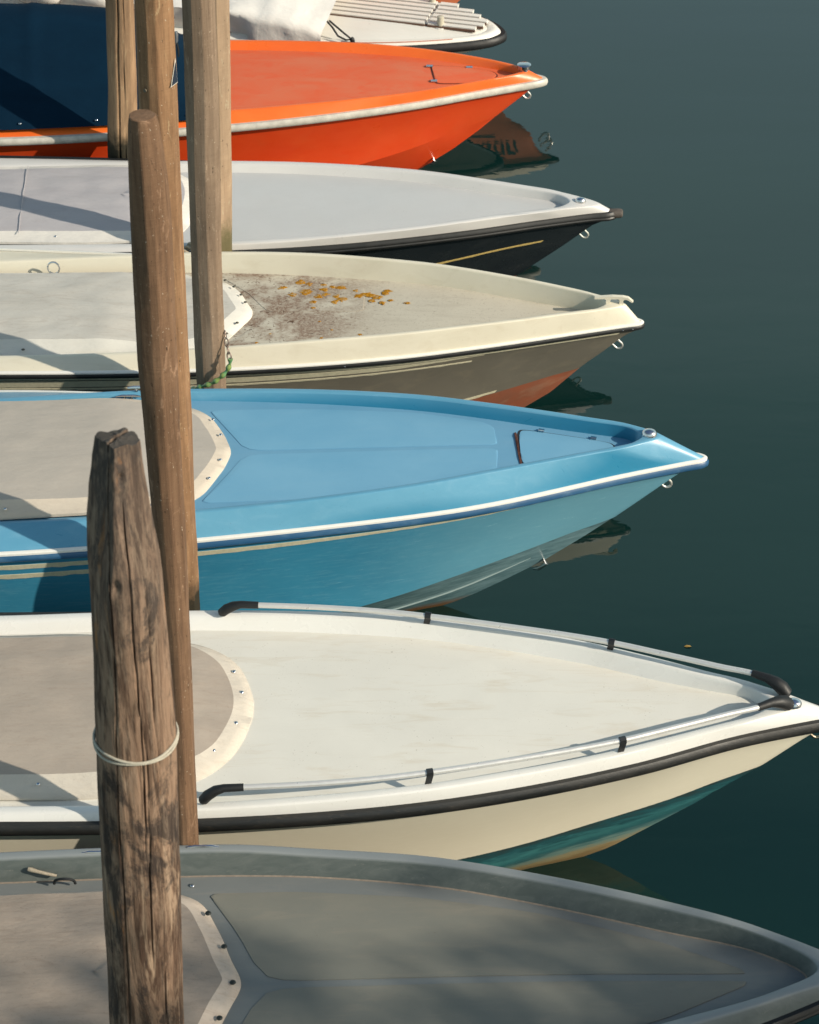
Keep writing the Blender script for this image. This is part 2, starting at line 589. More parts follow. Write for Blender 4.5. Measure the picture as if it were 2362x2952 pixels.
def snap(parent, x, y, z, mat, r=.011, name='snap', dark=False):
    key = 'snap_' + mat.name
    me = bpy.data.meshes.get(key)
    if me is None:
        mb = MB().dome((0, 0, 0), 1.0, .62, 10, 4)
        o = mb.build(name, mat, parent); me = o.data; me.name = key
    else:
        o = link(name, me, parent)
    o.location = (x, y, z); o.scale = (r, r, r)
    return o

def cover(b, outline, z_edge, z_hem, crown, hem_w, mat, hemmat, spine, wr=.006, snaps=(), snapmat=None, seed=0, side_drop=None, sn_r=.011):
    """fabric cover; outline: half outline from stern (x,y) to the front point on the axis"""
    H = half([(x, y, 0) for x, y in outline], 70)
    if outline[-1][1] == 0 and getattr(b, 'sharp_front', False): pass
    O = full(H); n = len(O)
    def inset(d):
        out = []
        for i, p in enumerate(O):
            a = O[max(i - 1, 0)]; c = O[min(i + 1, n - 1)]
            t = (c - a).normalized(); nn = Vector((t.y, -t.x, 0))
            q = p + nn * d
            out.append(q)
        return out
    def wrk(p, amp):
        amp *= 1.5
        return amp * (mn.noise(Vector((p.x * 5 + seed, p.y * 7, seed))) + .5 * mn.noise(Vector((p.x * 13, p.y * 19, seed + 3))) + 1.1 * mn.noise(Vector((p.x * 1.3 + p.y * 2, p.y * 8, seed + 6))))
    def edge_wob(p, i):
        return .006 * mn.noise(Vector((p.x * 9 + seed, p.y * 9, 5)))
    r0 = []; r00 = []
    for i, p in enumerate(O):
        ww = edge_wob(p, i)
        q = p * (1 + 0); z = z_edge(p.x, p.y)
        r0.append(Vector((q.x + ww * .5, q.y, z)))
        r00.append(Vector((q.x + ww * .5, q.y, z - .018)))
    I1 = inset(hem_w * .5); I2 = inset(hem_w)
    r1 = [Vector((p.x, p.y, z_edge(p.x, p.y) * .45 + z_hem(p.x, p.y) * .55 + wrk(p, wr * 1.2))) for p in I1]
    r2 = [Vector((p.x, p.y, z_hem(p.x, p.y) + wrk(p, wr * .6))) for p in I2]
    V, F = loft([r00, r0, r1, r2])
    # the part's own tree: cover top > hem, snaps
    rings = [r2]
    sx0, sx1 = spine
    NR = 12
    for k in range(1, NR + 1):
        f = k / NR
        ring = []
        for p in I2:
            c = Vector((min(max(p.x, sx0), sx1), 0, 0))
            q = p.lerp(c, f)
            z = z_hem(q.x, p.y) + crown * (1 - (1 - f) ** 2) + wrk(q, wr * min(1, f * 5))
            ring.append(Vector((q.x, q.y, z)))
        rings.append(ring)
    V2, F2 = loft(rings)
    cv = mesh_obj('cockpit_cover', V2, F2, mat, b.root, sharp=70)
    mesh_obj('hem', V, F, hemmat, cv, sharp=70)
    for x, y in snaps:
        z = z_edge(x, y) * .4 + z_hem(x, y) * .6 + .004
        snap(cv, x, y, z, snapmat or chrome, sn_r)
    return cv

def lin(x0, z0, x1, z1):
    return lambda x: z0 + (z1 - z0) * (x - x0) / (x1 - x0)
RUBP = lambda h, o: [(-.012, .004), (o * .6, .004), (o * .95, -h * .18), (o, -h * .5), (o * .9, -h * .82), (o * .5, -h), (-.012, -h)]

# ================================================================== 1 blue boat
mat_blue = gelcoat('sky blue gelcoat', (.150, .385, .50), (.122, .345, .465), .34, .16, (.30, .50, .62), .25)
def blue_mould():
    t = NT('sky blue gelcoat, faded on top')
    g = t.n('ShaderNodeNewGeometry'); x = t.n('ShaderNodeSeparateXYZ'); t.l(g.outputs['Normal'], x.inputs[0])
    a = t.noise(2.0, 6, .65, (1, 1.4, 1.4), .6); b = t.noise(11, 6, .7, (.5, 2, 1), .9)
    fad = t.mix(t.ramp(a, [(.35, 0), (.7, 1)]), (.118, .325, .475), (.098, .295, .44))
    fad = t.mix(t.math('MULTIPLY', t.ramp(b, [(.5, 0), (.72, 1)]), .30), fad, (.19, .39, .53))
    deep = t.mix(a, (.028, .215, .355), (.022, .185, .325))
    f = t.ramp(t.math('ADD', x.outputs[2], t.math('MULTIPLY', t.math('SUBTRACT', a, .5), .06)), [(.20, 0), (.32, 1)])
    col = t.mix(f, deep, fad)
    sp = t.noise(90, 3, .6); sm = t.noise(5, 3)
    col = t.mix(t.math('MULTIPLY', t.math('MULTIPLY', t.ramp(sp, [(.67, 0), (.70, 1)]), t.ramp(sm, [(.45, 0), (.6, 1)])), .4), col, (.07, .13, .17))
    return t.fin(col, t.ramp(b, [(.3, .25), (.7, .45)]), t.bump(t.noise(3.2, 3), .25, .006))
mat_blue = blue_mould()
mat_bluedeck = gelcoat('faded blue deck', (.150, .34, .50), (.125, .31, .47), .5, .2, (.22, .36, .46), .2)
mat_bluepanel = gelcoat('blue non slip panel', (.170, .385, .55), (.14, .35, .52), .6, .15, (.25, .42, .52), .3)
def blue_hull_mat():
    t = NT('blue hull paint')
    x, y, z = t.sep()
    big = t.noise(2.2, 6, .65, (1, 1, 1.6), .6)
    col = t.mix(t.ramp(big, [(.35, 0), (.7, 1)]), (.045, .245, .39), (.036, .21, .345))
    sc = t.noise(22, 5, .7, (.25, 1, 2.6), .5)
    col = t.mix(t.math('MULTIPLY', t.ramp(sc, [(.5, 0), (.75, 1)]), .35), col, (.16, .36, .47))
    blot = t.noise(34, 5, .75); bm_ = t.noise(2.4, 3, .5, (1, 1, 1.5), .3)
    f = t.math('MULTIPLY', t.ramp(blot, [(.52, 0), (.60, 1)]), t.ramp(bm_, [(.50, 0), (.60, 1)]))
    col = t.mix(t.math('MULTIPLY', f, .45), col, (.03, .20, .35))
    # chalky sun bleached forward third
    g = t.n('ShaderNodeMapRange', interpolation_type='SMOOTHSTEP'); g.inputs[1].default_value = -2.1; g.inputs[2].default_value = -.5
    t.l(t.math('ADD', x, t.math('MULTIPLY', t.noise(3, 5, .7, (1, 1, 2)), .5)), g.inputs[0])
    col = t.mix(t.math('MULTIPLY', g.outputs[0], .6), col, (.20, .40, .47))
    g = t.ramp(t.math('ADD', z, t.math('MULTIPLY', t.noise(18, 5, .7), .06)), [(.06, 1), (.10, 0)])
    col = t.mix(g, col, (.20, .085, .035))
    return t.fin(col, t.ramp(sc, [(.3, .12), (.75, .3)]), t.bump(t.noise(4, 3), .2, .006))
def blue_bottom_mat():
    t = NT('worn pale blue bottom')
    z = t.sep()[2]
    st = t.noise(9, 6, .7, (.3, 1, 2.6), .6)
    col = t.mix(t.ramp(st, [(.35, 0), (.7, 1)]), (.20, .33, .37), (.075, .16, .19))
    g = t.ramp(t.math('ADD', z, t.math('MULTIPLY', t.noise(18, 5, .7), .06)), [(.06, 1), (.13, 0)])
    col = t.mix(g, col, (.22, .11, .05))
    return t.fin(col, .25, t.bump(st, .2, .004))
blue = Boat('blue_motorboat', 'sky blue boat with beige cockpit cover and a small triangular bow hatch', (1.731, 11.656), .015)
blue.shape(
    rim=[(-5.7, .60, 1.02), (-4.9, .63, 1.07), (-4.18, .638, 1.11), (-3.44, .645, 1.155), (-3.04, .630, 1.175), (-2.31, .562, 1.21), (-1.68, .456, 1.235), (-1.28, .350, 1.245), (-.90, .240, 1.25), (-.66, .168, 1.25), (-.52, .128, 1.25), (-.44, .095, 1.25)],
    rub=[(-5.7, .83, 1.03), (-4.9, .84, 1.035), (-4.03, .825, 1.045), (-3.55, .787, 1.05), (-2.94, .727, 1.056), (-1.70, .531, 1.069), (-1.24, .420, 1.073), (-.5, .168, 1.081), (-.12, .052, 1.085), (-.02, .022, 1.085), (0, 0, 1.085)],
    foot_in=.016, deck_z=lambda x: 1.160 + min(0, (x + 1.2)) * .022, foot_apex=-.405, rim_in_apex=(-.375, 1.25), rim_out_apex=(-.27, 1.245), rim_w=.035,
    chine=[(-5.7, .70, .14), (-4.5, .72, .15), (-3.4, .66, .20), (-2.6, .56, .27), (-1.9, .415, .365), (-1.225, .235, .51), (-.8, .095, .60), (-.49, 0, .675)],
    keel=[(-5.7, -.25), (-3, -.27), (-2.1, -.18), (-1.75, -.08), (-1.483, .016), (-1.329, .092), (-1.162, .189), (-.92, .339), (-.682, .519), (-.49, .675), (-.40, .759), (-.176, .973), (-.10, 1.04), (-.03, 1.045)],
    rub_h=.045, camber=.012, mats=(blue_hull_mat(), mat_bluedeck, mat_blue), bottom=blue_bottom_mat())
mat_rubblue = gelcoat('scuffed navy rub rail', (.022, .095, .20), (.016, .075, .17), .4, .6, (.16, .26, .34), .8)
mat_whitetrim = plain('white trim', (.78, .77, .72), .35, 0, 0, .08, 50)
mat_cream = plain('cream stripe paint', (.62, .58, .42), .5, 0, 0, .25, 40)
blue.rail('rub_rail', [(-.01, -.012), (.018, -.012), (.028, -.024), (.028, -.044), (.018, -.054), (-.01, -.054)], mat_rubblue)
blue.rail('trim_strip', [(-.006, .006), (.010, .006), (.017, .000), (.017, -.012), (-.006, -.012)], mat_whitetrim)
blue.side_strip('hull_stripe', .010, .030, -5.4, -.2, mat_cream, .006)
blue.side_strip('hull_stripe', lambda x: .075 if x < -2.4 else .075 - (x + 2.4) * .010, lambda x: .115 if x < -2.4 else .115 - (x + 2.4) * .034, -5.4, -.42, mat_cream, .003, wob=.01)
blue.side_strip('hull_stripe', .165, .205, -5.4, -3.3, mat_cream, .003, wob=.01)
blue.spray_rail('spray_rail', .52, -3.6, -.98, gelcoat('pale spray rail paint', (.36, .47, .48), None, .35, .3, (.2, .25, .25), .3))
mat_paleblue = gelcoat('pale spray rail', (.34, .47, .50), None, .35, .3, (.2, .25, .25), .3)
zf = blue.dz
panel('deck_panel', [(-2.928, .480), (-2.3, .462), (-1.686, .396), (-1.292, .276), (-1.231, .22), (-1.216, .025), (-1.692, .025), (-2.646, .028), (-2.712, .075), (-2.788, .22)], zf, .004, mat_bluepanel, blue.root, rnd=.08)
panel('deck_panel', [(-2.928, -.480), (-2.3, -.462), (-1.686, -.396), (-1.292, -.276), (-1.231, -.22), (-1.216, -.012), (-1.692, -.012), (-2.646, -.014), (-2.712, -.06), (-2.788, -.22)], zf, .004, mat_bluepanel, blue.root, rnd=.08)
# bow hatch with recessed black joint
hp = [(-1.10, .185), (-1.03, .188), (-.56, .052), (-.52, .0), (-.56, -.052), (-1.03, -.188), (-1.10, -.185)]
mat_joint = plain('dark hatch joint', (.02, .03, .04), .9)
j = panel('hatch', [(x * 1.0, y) for x, y in hp], zf, .0015, mat_joint, blue.root, rnd=.2, edge=.001)
panel('hatch_lid', [(-.805 + (x + .805) * .955, y * .93) for x, y in hp], zf, .006, mat_bluepanel, j, rnd=.2)
panel('gasket', [(-1.114, .150), (-1.098, .158), (-1.082, -.175), (-1.096, -.182)], lambda x, y: zf(x, y) + .006 * mn.noise(Vector((y * 30, 0, 0))), .007, plain('rusty gasket', (.13, .045, .03), .9, 0, .6, .7, 90), j, nx=10, rnd=.1)
def hinge(parent, x, y, z, rz, w=.034, mat=None):
    mb = MB()
    rot = Matrix.Rotation(rz, 3, 'Z')
    mb.box(Vector((x, y, z + .004)) + rot @ Vector((0, .010, 0)), (w, .016, .004), rot)
    mb.box(Vector((x, y, z + .004)) + rot @ Vector((0, -.012, 0)), (w, .016, .004), rot)
    a = Vector((x, y, z + .007)); d = rot @ Vector((w / 2, 0, 0))
    mb.tube([a - d, a + d], .006, 8)
    return mb.build('hinge', mat or chrome, parent, smooth=True, sharp=30)
for x, y, a in ((-.952, .168, -.27), (-.65, .083, -.27), (-.93, -.160, .27)):
    hinge(j, x, y, zf(x, y) + .003, a)
bow_light = MB().dome((-.335, 0, 1.249), .044, .036, 20, 6, 1.05, .9, .42)
bow_light.build('bow_light', chrome, blue.root)
blue.eye(-.235, .925, size=1.15)
MB().tube([(-.93, -.012, .36), (-.905, -.028, .335), (-.955, -.034, .30), (-.985, -.02, .29)], [.010, .014, .012, .004], 8).build('drain_fitting', chrome, blue.root)
mat_beigecov = fabric('beige canvas', (.46, .42, .37), (.42, .385, .34), st=.10)
mat_beigehem = fabric('pale beige binding', (.60, .53, .44), (.54, .48, .40), st=.18, wr=.7)
BLC = [(-5.7, .56), (-5.0, .60), (-4.18, .595), (-3.43, .58), (-3.06, .515), (-2.93, .415), (-2.86, .28), (-2.80, .12), (-2.775, .0)]
def edge_fns(b, hf=.045, hb=.075, rimup=.0, xb=-3.3):
    def bl(x, y):
        w = interp(b.FT, x, 1)
        f = min(max((abs(y) - (w - .07)) / .06, 0), 1); return f * f * (3 - 2 * f)
    def ze(x, y):
        f = bl(x, y); return (b.dz(x, y) + .006) * (1 - f) + (max(b.dz(x, y), interp(b.RI, x, 2)) + .006 + rimup) * f
    def zh(x, y):
        g = min(max((xb + .25 - x) / .5, 0), 1); g = g * g * (3 - 2 * g)
        return b.dz(x, y) + hf * (1 - g) + hb * g
    return ze, zh
ze, zh = edge_fns(blue, .04, .085)
cover(blue, BLC, ze, zh, .025, .085, mat_beigecov, mat_beigehem, (-5.6, -3.5), .004,
      [(-2.83, -.10), (-2.885, -.28), (-2.84, .16), (-2.895, .33), (-2.99, -.42), (-4.02, -.56), (-3.2, -.53)], chrome, 3)

# ================================================================== 2 white boat with handrails
def white_hull_mat():
    t = NT('cream hull with worn teal bottom')
    x, y, z = t.sep()
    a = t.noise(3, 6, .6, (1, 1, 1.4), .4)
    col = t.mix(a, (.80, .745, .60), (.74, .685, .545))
    rp = t.noise(26, 4, .6, (.35, 1, 2.4), .9)
    col = t.mix(t.math('MULTIPLY', t.ramp(rp, [(.5, 0), (.72, 1)]), .22), col, (.86, .81, .68))
    # boot top line climbs to the bow
    bz = t.n('ShaderNodeFloatCurve')
    c = bz.mapping.curves[0]
    pts = [(0, .36), (.42, .436), (.518, .452), (.688, .525), (.814, .632), (1, .76)]
    c.points[0].location = pts[0]; c.points[1].location = pts[-1]
    for p in pts[1:-1]: c.points.new(*p)
    bz.mapping.update()
    t.l(t.math('DIVIDE', t.math('ADD', x, 3.0), 3.0, clamp=True), bz.inputs['Value'])
    d = t.math('SUBTRACT', z, bz.outputs[0])           # height above the line
    st = t.noise(14, 6, .7, (.22, 1, 2.8), .7)
    dd = t.math('ADD', d, t.math('MULTIPLY', t.math('SUBTRACT', st, .5), .30))
    teal = t.ramp(dd, [(0.0, (.45, .33, .16)), (1.0, (.03, .16, .17))])
    under = t.n('ShaderNodeMapRange'); under.inputs[1].default_value = -.42; under.inputs[2].default_value = .02
    t.l(dd, under.inputs[0])
    cr = t.ramp(under.outputs[0], [(.0, (.30, .20, .09)), (.16, (.42, .33, .17)), (.32, (.20, .33, .30)), (.5, (.030, .135, .155)), (.66, (.05, .20, .21)), (.82, (.018, .085, .10)), (1.0, (.03, .05, .05))])
    m = t.ramp(t.math('ADD', d, t.math('MULTIPLY', t.math('SUBTRACT', t.noise(60, 2), .5), .006)), [(0.0, 1), (.004, 0)])
    col = t.mix(m, col, cr)
    return t.fin(col, .28, t.bump(t.noise(4, 3), .2, .006))
mat_white = gelcoat('white gelcoat', (.745, .735, .70), (.715, .705, .67), .28, .10, (.55, .45, .30), .3)
mat_whitedeck = gelcoat('off white deck', (.735, .715, .645), (.68, .66, .595), .5, .50, (.52, .42, .28), .55)
white = Boat('white_motorboat', 'white boat with silver handrails along both sides of its foredeck', (2.218, 9.442), 0.0)
white.shape(
    rim=[(-6.1, .70, 1.02), (-5.2, .735, 1.03), (-4.42, .75, 1.04), (-3.93, .761, 1.055), (-3.32, .762, 1.07), (-2.73, .729, 1.09), (-2.18, .665, 1.105), (-1.83, .593, 1.11), (-1.30, .450, 1.11), (-.91, .308, 1.105), (-.66, .208, 1.10), (-.53, .160, 1.10), (-.45, .122, 1.10)],
    rub=[(-6.1, .77, 1.0), (-5.2, .80, 1.005), (-4.2, .815, 1.01), (-3.26, .80, 1.02), (-2.36, .725, 1.03), (-1.73, .605, 1.035), (-1.08, .405, 1.03), (-.55, .185, 1.02), (-.14, .055, 1.01), (-.02, .02, 1.005), (0, 0, 1.005)],
    foot_in=.045, deck_z=lambda x: 1.028 + min(0, (x + 2.0)) * .018, foot_apex=-.405, rim_in_apex=(-.36, 1.10), rim_out_apex=(-.20, 1.085), rim_w=.05,
    chine=[(-6.1, .66, .10), (-4.8, .70, .10), (-3.6, .66, .13), (-2.6, .54, .18), (-1.9, .40, .25), (-1.35, .23, .35), (-.85, .10, .44), (-.55, 0, .53)],
    keel=[(-6.1, -.25), (-3, -.28), (-1.8, -.2), (-1.4, -.06), (-1.144, .068), (-.947, .213), (-.691, .403), (-.55, .53), (-.378, .672), (-.172, .882), (-.08, .95), (-.03, .96)],
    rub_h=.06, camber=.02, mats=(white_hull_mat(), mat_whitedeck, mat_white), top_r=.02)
mat_grcov = fabric('mushroom canvas', (.43, .37, .31), (.37, .315, .265), st=.28)
mat_grhem = fabric('cream binding', (.60, .55, .475), (.55, .50, .43), st=.25, wr=1.0)
black_rail = lambda h, o: [(-.012, .006), (o * .55, .006), (o * .92, -h * .12), (o, -h * .34), (o * .8, -h * .5), (o * .98, -h * .66), (o * .85, -h * .92), (-.012, -h * 1.03)]
mat_rail = plain('worn black rubber rail', (.012, .013, .013), .48, 0, .2, .4, 18)
def rubber_rail():
    t = NT('weathered black rubber')
    a = t.noise(9, 6, .7, (.3, 1, 1), .5); b = t.noise(60, 4, .7, (.4, 1, 1))
    col = t.mix(t.ramp(a, [(.4, 0), (.7, 1)]), (.011, .012, .012), (.020, .019, .017))
    col = t.mix(t.math('MULTIPLY', t.ramp(b, [(.56, 0), (.70, 1)]), .5), col, (.060, .048, .036))
    return t.fin(col, t.ramp(a, [(.3, .38), (.7, .6)]), t.bump(b, .3, .003))
mat_rail2 = rubber_rail()
white.rail('rub_rail', RUBP(.062, .04), mat_rail2)
for sd in (-1, 1):
    HR = [(-3.10, .722), (-2.69, .695), (-2.28, .645), (-1.70, .525), (-1.20, .398), (-.90, .293), (-.62, .190), (-.41, .112)]
    cr_ = crom([(x, y, 1.156 + .012 * min(1, (x + 3.1) / 2)) for x, y in HR] + [(-.30, 0, 1.16)])
    pp = resample(cr_[:-14], 60, 1.0)
    pp = [Vector((p.x, p.y * sd, p.z)) for p in pp]
    hr = MB().tube(pp, .0150, 14).build('handrail', alu, white.root)
    e0 = pp[0]; e1 = pp[-1]
    d = (pp[0] - pp[1]).normalized()
    MB().tube([e0 - d * .075, e0 + d * .02, e0 + d * .06 + Vector((0, 0, -.012)), e0 + d * .10 + Vector((0, .004 * sd, -.038)), e0 + d * .125 + Vector((0, .008 * sd, -.066)), e0 + d * .128 + Vector((0, .008 * sd, -.075))],
              [.0195, .021, .026, .028, .026, .018], 12).build('end_cap', rubber, hr)
    d = (pp[-1] - pp[-2]).normalized()
    MB().tube([e1 - d * .05, e1 + d * .03, e1 + d * .075 + Vector((0, 0, -.01)), e1 + d * .115 + Vector((0, 0, -.030)), e1 + d * .14 + Vector((0, 0, -.056)), e1 + d * .142 + Vector((0, 0, -.068))],
              [.0195, .024, .033, .038, .034, .022], 12).build('end_cap', rubber, hr)
    for bx in (-2.11, -1.165):
        i = min(range(len(pp)), key=lambda q: abs(pp[q].x - bx)); p = pp[i]; t = (pp[i + 1] - pp[i - 1]).normalized()
        o = Vector((t.y, -t.x, 0)) * (1 if sd < 0 else -1)
        if o.y * sd < 0: o = -o
        V = []; F = []
        prof = [(-.018, .002), (-.010, .018), (.006, .022), (.019, .014), (.022, -.002), (.018, -.075), (.012, -.075), (.006, -.02), (.0, -.018), (-.014, -.010)]
        for s_ in (-.016, .016):
            for a, z in prof: V.append(p + t * (s_ + (.014 if z < -.05 else 0) * -1) + o * a + Vector((0, 0, z)))
        m = len(prof); F = [(k, (k + 1) % m, (k + 1) % m + m, k + m) for k in range(m)] + [tuple(range(m)), tuple(range(2 * m - 1, m - 1, -1))]
        bk = mesh_obj('bracket', V, F, plastic, hr, smooth=False)
white_light = MB().dome((-.255, -.03, 1.098), .040, .034, 20, 6, 1.05, .9, .42).build('bow_light', chrome, white.root)
white.eye(-.135, .90, mat=plain('rusty stainless', (.62, .50, .36), .3, 1.0, 0, .4, 60), size=1.1)
WC = [(-6.0, .60), (-5.2, .63), (-4.40, .635), (-3.91, .640), (-3.50, .60), (-3.27, .515), (-3.13, .38), (-3.05, .19), (-3.02, .0)]
ze, zh = edge_fns(white, .045, .085)
cover(white, WC, ze, zh, .03, .10, mat_grcov, mat_grhem, (-5.8, -3.6), .005,
      [(-3.10, -.13), (-3.085, .11), (-3.20, -.34), (-3.135, .28), (-4.05, -.58)], chrome, 9, sn_r=.012)

# ================================================================== 3 weathered cream boat
mat_creamgel = gelcoat('cream gelcoat', (.74, .69, .56), (.69, .64, .51), .42, .30, (.42, .33, .20), .3)
def weathered_deck():
    t = NT('weathered lichen speckled deck')
    a = t.noise(3, 6, .6, (1, 1.3, 1), .5)
    col = t.mix(a, (.56, .52, .43), (.48, .445, .365))
    x, y, z = t.sep()
    near = t.n('ShaderNodeMapRange', interpolation_type='SMOOTHSTEP'); near.inputs[1].default_value = -1.55; near.inputs[2].default_value = -2.25
    t.l(x, near.inputs[0]); nr = near.outputs[0]
    br = t.noise(4.2, 4, .6, (1, 1.2, 1), .2)
    f = t.math('MULTIPLY', t.ramp(br, [(.40, 0), (.55, 1)]), nr)
    g = t.noise(48, 7, .85)
    f2 = t.math('MULTIPLY', f, t.ramp(g, [(.42, .35), (.56, .95)]))
    col = t.mix(f2, col, (.20, .125, .085))
    sp = t.noise(48, 3, .6, (.8, 1, 1), .6)
    dens = t.noise(3.5, 3, .6)
    f3 = t.math('MULTIPLY', t.ramp(sp, [(.60, 0), (.645, 1)]), t.ramp(dens, [(.38, .25), (.55, 1)]))
    f3 = t.math('MULTIPLY', f3, t.math('ADD', t.math('MULTIPLY', nr, .9), .18))
    col = t.mix(f3, col, (.105, .062, .04))
    sp2 = t.noise(120, 2, .6)
    col = t.mix(t.math('MULTIPLY', t.ramp(sp2, [(.64, 0), (.69, 1)]), .5), col, (.15, .10, .07))
    st = t.noise(12, 6, .7, (.3, 2, 1), .5)
    col = t.mix(t.math('MULTIPLY', t.ramp(st, [(.5, 0), (.8, 1)]), .35), col, (.29, .24, .19))
    return t.fin(col, .85, t.bump(g, .3, .002), spec=.2)
mat_wd = weathered_deck()
mat_greyhull = gelcoat('grey brown hull paint', (.160, .147, .118), (.135, .124, .100), .38, .5, (.24, .21, .15), .4)
mat_redbot = gelcoat('red antifouling', (.30, .085, .04), (.24, .09, .05), .6, .7, (.34, .22, .14), .8, cell=3)
beige = Boat('cream_motorboat', 'weathered cream boat with orange lichen spotted over its foredeck', (1.521, 13.547), -.055)
beige.shape(
    rim=[(-5.8, .56, .76), (-5.1, .60, .79), (-4.37, .618, .825), (-3.45, .632, .89), (-2.83, .617, .94), (-2.2, .561, .98), (-1.5, .448, 1.004), (-1.25, .388, 1.01), (-.77, .252, 1.01), (-.52, .168, 1.008), (-.40, .130, 1.004), (-.31, .095, 1.0)],
    rub=[(-5.8, .77, .80), (-5.0, .79, .805), (-4.09, .780, .813), (-2.65, .680, .827), (-1.675, .520, .837), (-1.06, .355, .843), (-.44, .158, .849), (-.12, .055, .853), (-.02, .022, .853), (0, 0, .853)],
    foot_in=.03, deck_z=lambda x: .872 + min(0, x + 1.3) * .044, foot_apex=-.27, rim_in_apex=(-.24, 1.0), rim_out_apex=(-.115, .995), rim_w=.03,
    chine=[(-5.8, .66, .12), (-4.2, .68, .13), (-3.0, .60, .16), (-2.1, .46, .22), (-1.4, .30, .30), (-.95, .17, .38), (-.6, .07, .455), (-.38, 0, .50)],
    keel=[(-5.8, -.22), (-3, -.25), (-1.7, -.2), (-1.2, -.08), (-.96, .02), (-.753, .159), (-.578, .29), (-.38, .50), (-.224, .65), (-.118, .766), (-.06, .80), (-.03, .81)],
    rub_h=.04, camber=.012, mats=(mat_greyhull, mat_wd, mat_creamgel), bottom=mat_redbot)
beige.rail('rub_rail', [(-.01, .0), (.014, .0), (.022, -.008), (.024, -.02), (.020, -.030), (-.01, -.030)], mat_rail)
beige.rail('trim_strip', [(-.006, .014), (.010, .014), (.017, .008), (.017, .0), (-.006, .0)], mat_whitetrim)
for x_, y_ in ((-.115, .060), (-.06, .045), (-1.9, .595), (-3.1, .738)):
    p_ = min(beige.RT, key=lambda q: abs(q.x - x_)); snap(beige.root, p_.x, -p_.y - .021, p_.z - .016, chrome, .006, 'screw')
beige.side_strip('hull_stripe', -.01, .024, -5.5, -.15, mat_cream, .010)
beige.side_strip('hull_stripe', lambda x: .055, lambda x: max(.062, .115 + min(0, (x + 1.4)) * -.008 - max(0, x + 1.6) * .09), -5.5, -1.0, mat_cream, .003, wob=.006)
beige.side_strip('hull_stripe', .150, .172, -5.5, -1.05, mat_cream, .003, wob=.014)
beige.side_strip('hull_stripe', .94, .985, -2.6, -.62, mat_cream, .002, wob=.02)
zf = beige.dz
mat_wp = mat_wd
panel('deck_panel', [(-2.80, .475), (-2.2, .44), (-1.9, .405), (-1.84, .34), (-1.83, .03), (-2.45, .03), (-2.49, .07), (-2.62, .28)], zf, .0035, mat_wp, beige.root, rnd=.06, edge=.003)
panel('deck_panel', [(-2.80, -.475), (-2.2, -.455), (-1.5, -.34), (-1.0, -.19), (-.75, -.075), (-.75, -.03), (-2.45, -.025), (-2.49, -.07), (-2.62, -.28)], zf, .0035, mat_wp, beige.root, rnd=.06, edge=.003)
def lichen():
    t = NT('orange lichen')
    n = t.noise(150, 4, .7)
    col = t.mix(t.ramp(n, [(.40, 0), (.58, 1)]), (.58, .28, .015), (.22, .085, .012))
    m2 = t.noise(40, 3, .6); col = t.mix(t.ramp(m2, [(.5, 0), (.65, .7)]), col, (.40, .34, .22))
    return t.fin(col, .95, t.bump(n, .3, .002), spec=.05)
mat_li = lichen()
rl = random.Random(5)
for (x, y, r) in [(-2.40, .345, .036), (-2.28, .425, .045), (-2.22, .395, .034), (-2.12, .385, .026), (-2.06, .355, .030), (-2.00, .345, .044), (-2.115, .318, .034), (-2.235, .285, .052), (-2.32, .252, .040), (-2.145, .225, .040), (-2.10, .250, .034), (-2.025, .225, .036), (-2.17, .150, .032), (-2.03, .15, .034), (-1.99, .18, .044), (-2.165, .075, .022), (-1.875, .225, .044), (-1.83, .25, .044), (-1.79, .235, .042), (-1.745, .205, .044), (-1.785, .160, .034), (-1.71, .132, .034), (-1.66, .165, .024), (-1.69, .285, .040), (-1.70, .262, .036), (-1.545, .13, .026), (-1.90, .30, .026), (-1.83, -.262, .018), (-2.08, -.30, .015), (-2.02, -.205, .012), (-2.50, -.35, .014), (-2.42, -.245, .013), (-2.11, -.10, .01)]:
    V = [(x, y, zf(x, y) + .0060)]; F = []; n = 22
    ph = rl.random() * 9
    for k in range(n):
        a = 2 * math.pi * k / n
        rr = r * (.72 + .45 * mn.noise(Vector((math.cos(a) * 1.6 + ph, math.sin(a) * 1.6, ph))) + rl.uniform(-.12, .12))
        px, py = x + rr * math.cos(a) * 1.05, y + rr * math.sin(a) * .85
        V.append((px, py, zf(px, py) + .0040)); V.append((x + (px - x) * .8, y + (py - y) * .8, zf(px, py) + .0058))
    for k in range(n):
        a, b = 1 + 2 * k, 1 + 2 * ((k + 1) % n)
        F.append((a, b, b + 1, a + 1)); F.append((a + 1, b + 1, 0))
    mesh_obj('lichen_patch', V, F, mat_li, beige.root)
# cast bow fairlead
prof = [(-.315, 1.040), (-.20, 1.052), (-.13, 1.050), (-.095, 1.043), (-.062, 1.015), (-.070, 1.008), (-.100, 1.028), (-.118, 1.032), (-.128, 1.022), (-.128, .990), (-.152, .990), (-.152, 1.026), (-.160, 1.032), (-.205, 1.032), (-.212, 1.026), (-.212, .990), (-.240, .990), (-.240, 1.026), (-.25, 1.032), (-.315, 1.028)]
V = [(x, sy, z) for sy in (-.014, .014) for x, z in prof]; m = len(prof)
F = [(k, (k + 1) % m, (k + 1) % m + m, k + m) for k in range(m)] + [tuple(range(m)), tuple(range(2 * m - 1, m - 1, -1))]
mesh_obj('fairlead', V, F, mat_creamgel, beige.root, smooth=False)
beige.eye(-.165, .70, size=1.1)
mat_whcov = fabric('weathered pale grey canvas', (.58, .56, .51), (.50, .475, .425), st=.35)
mat_whhem = fabric('white vinyl binding', (.70, .68, .62), (.64, .62, .56), st=.12, wr=.6)
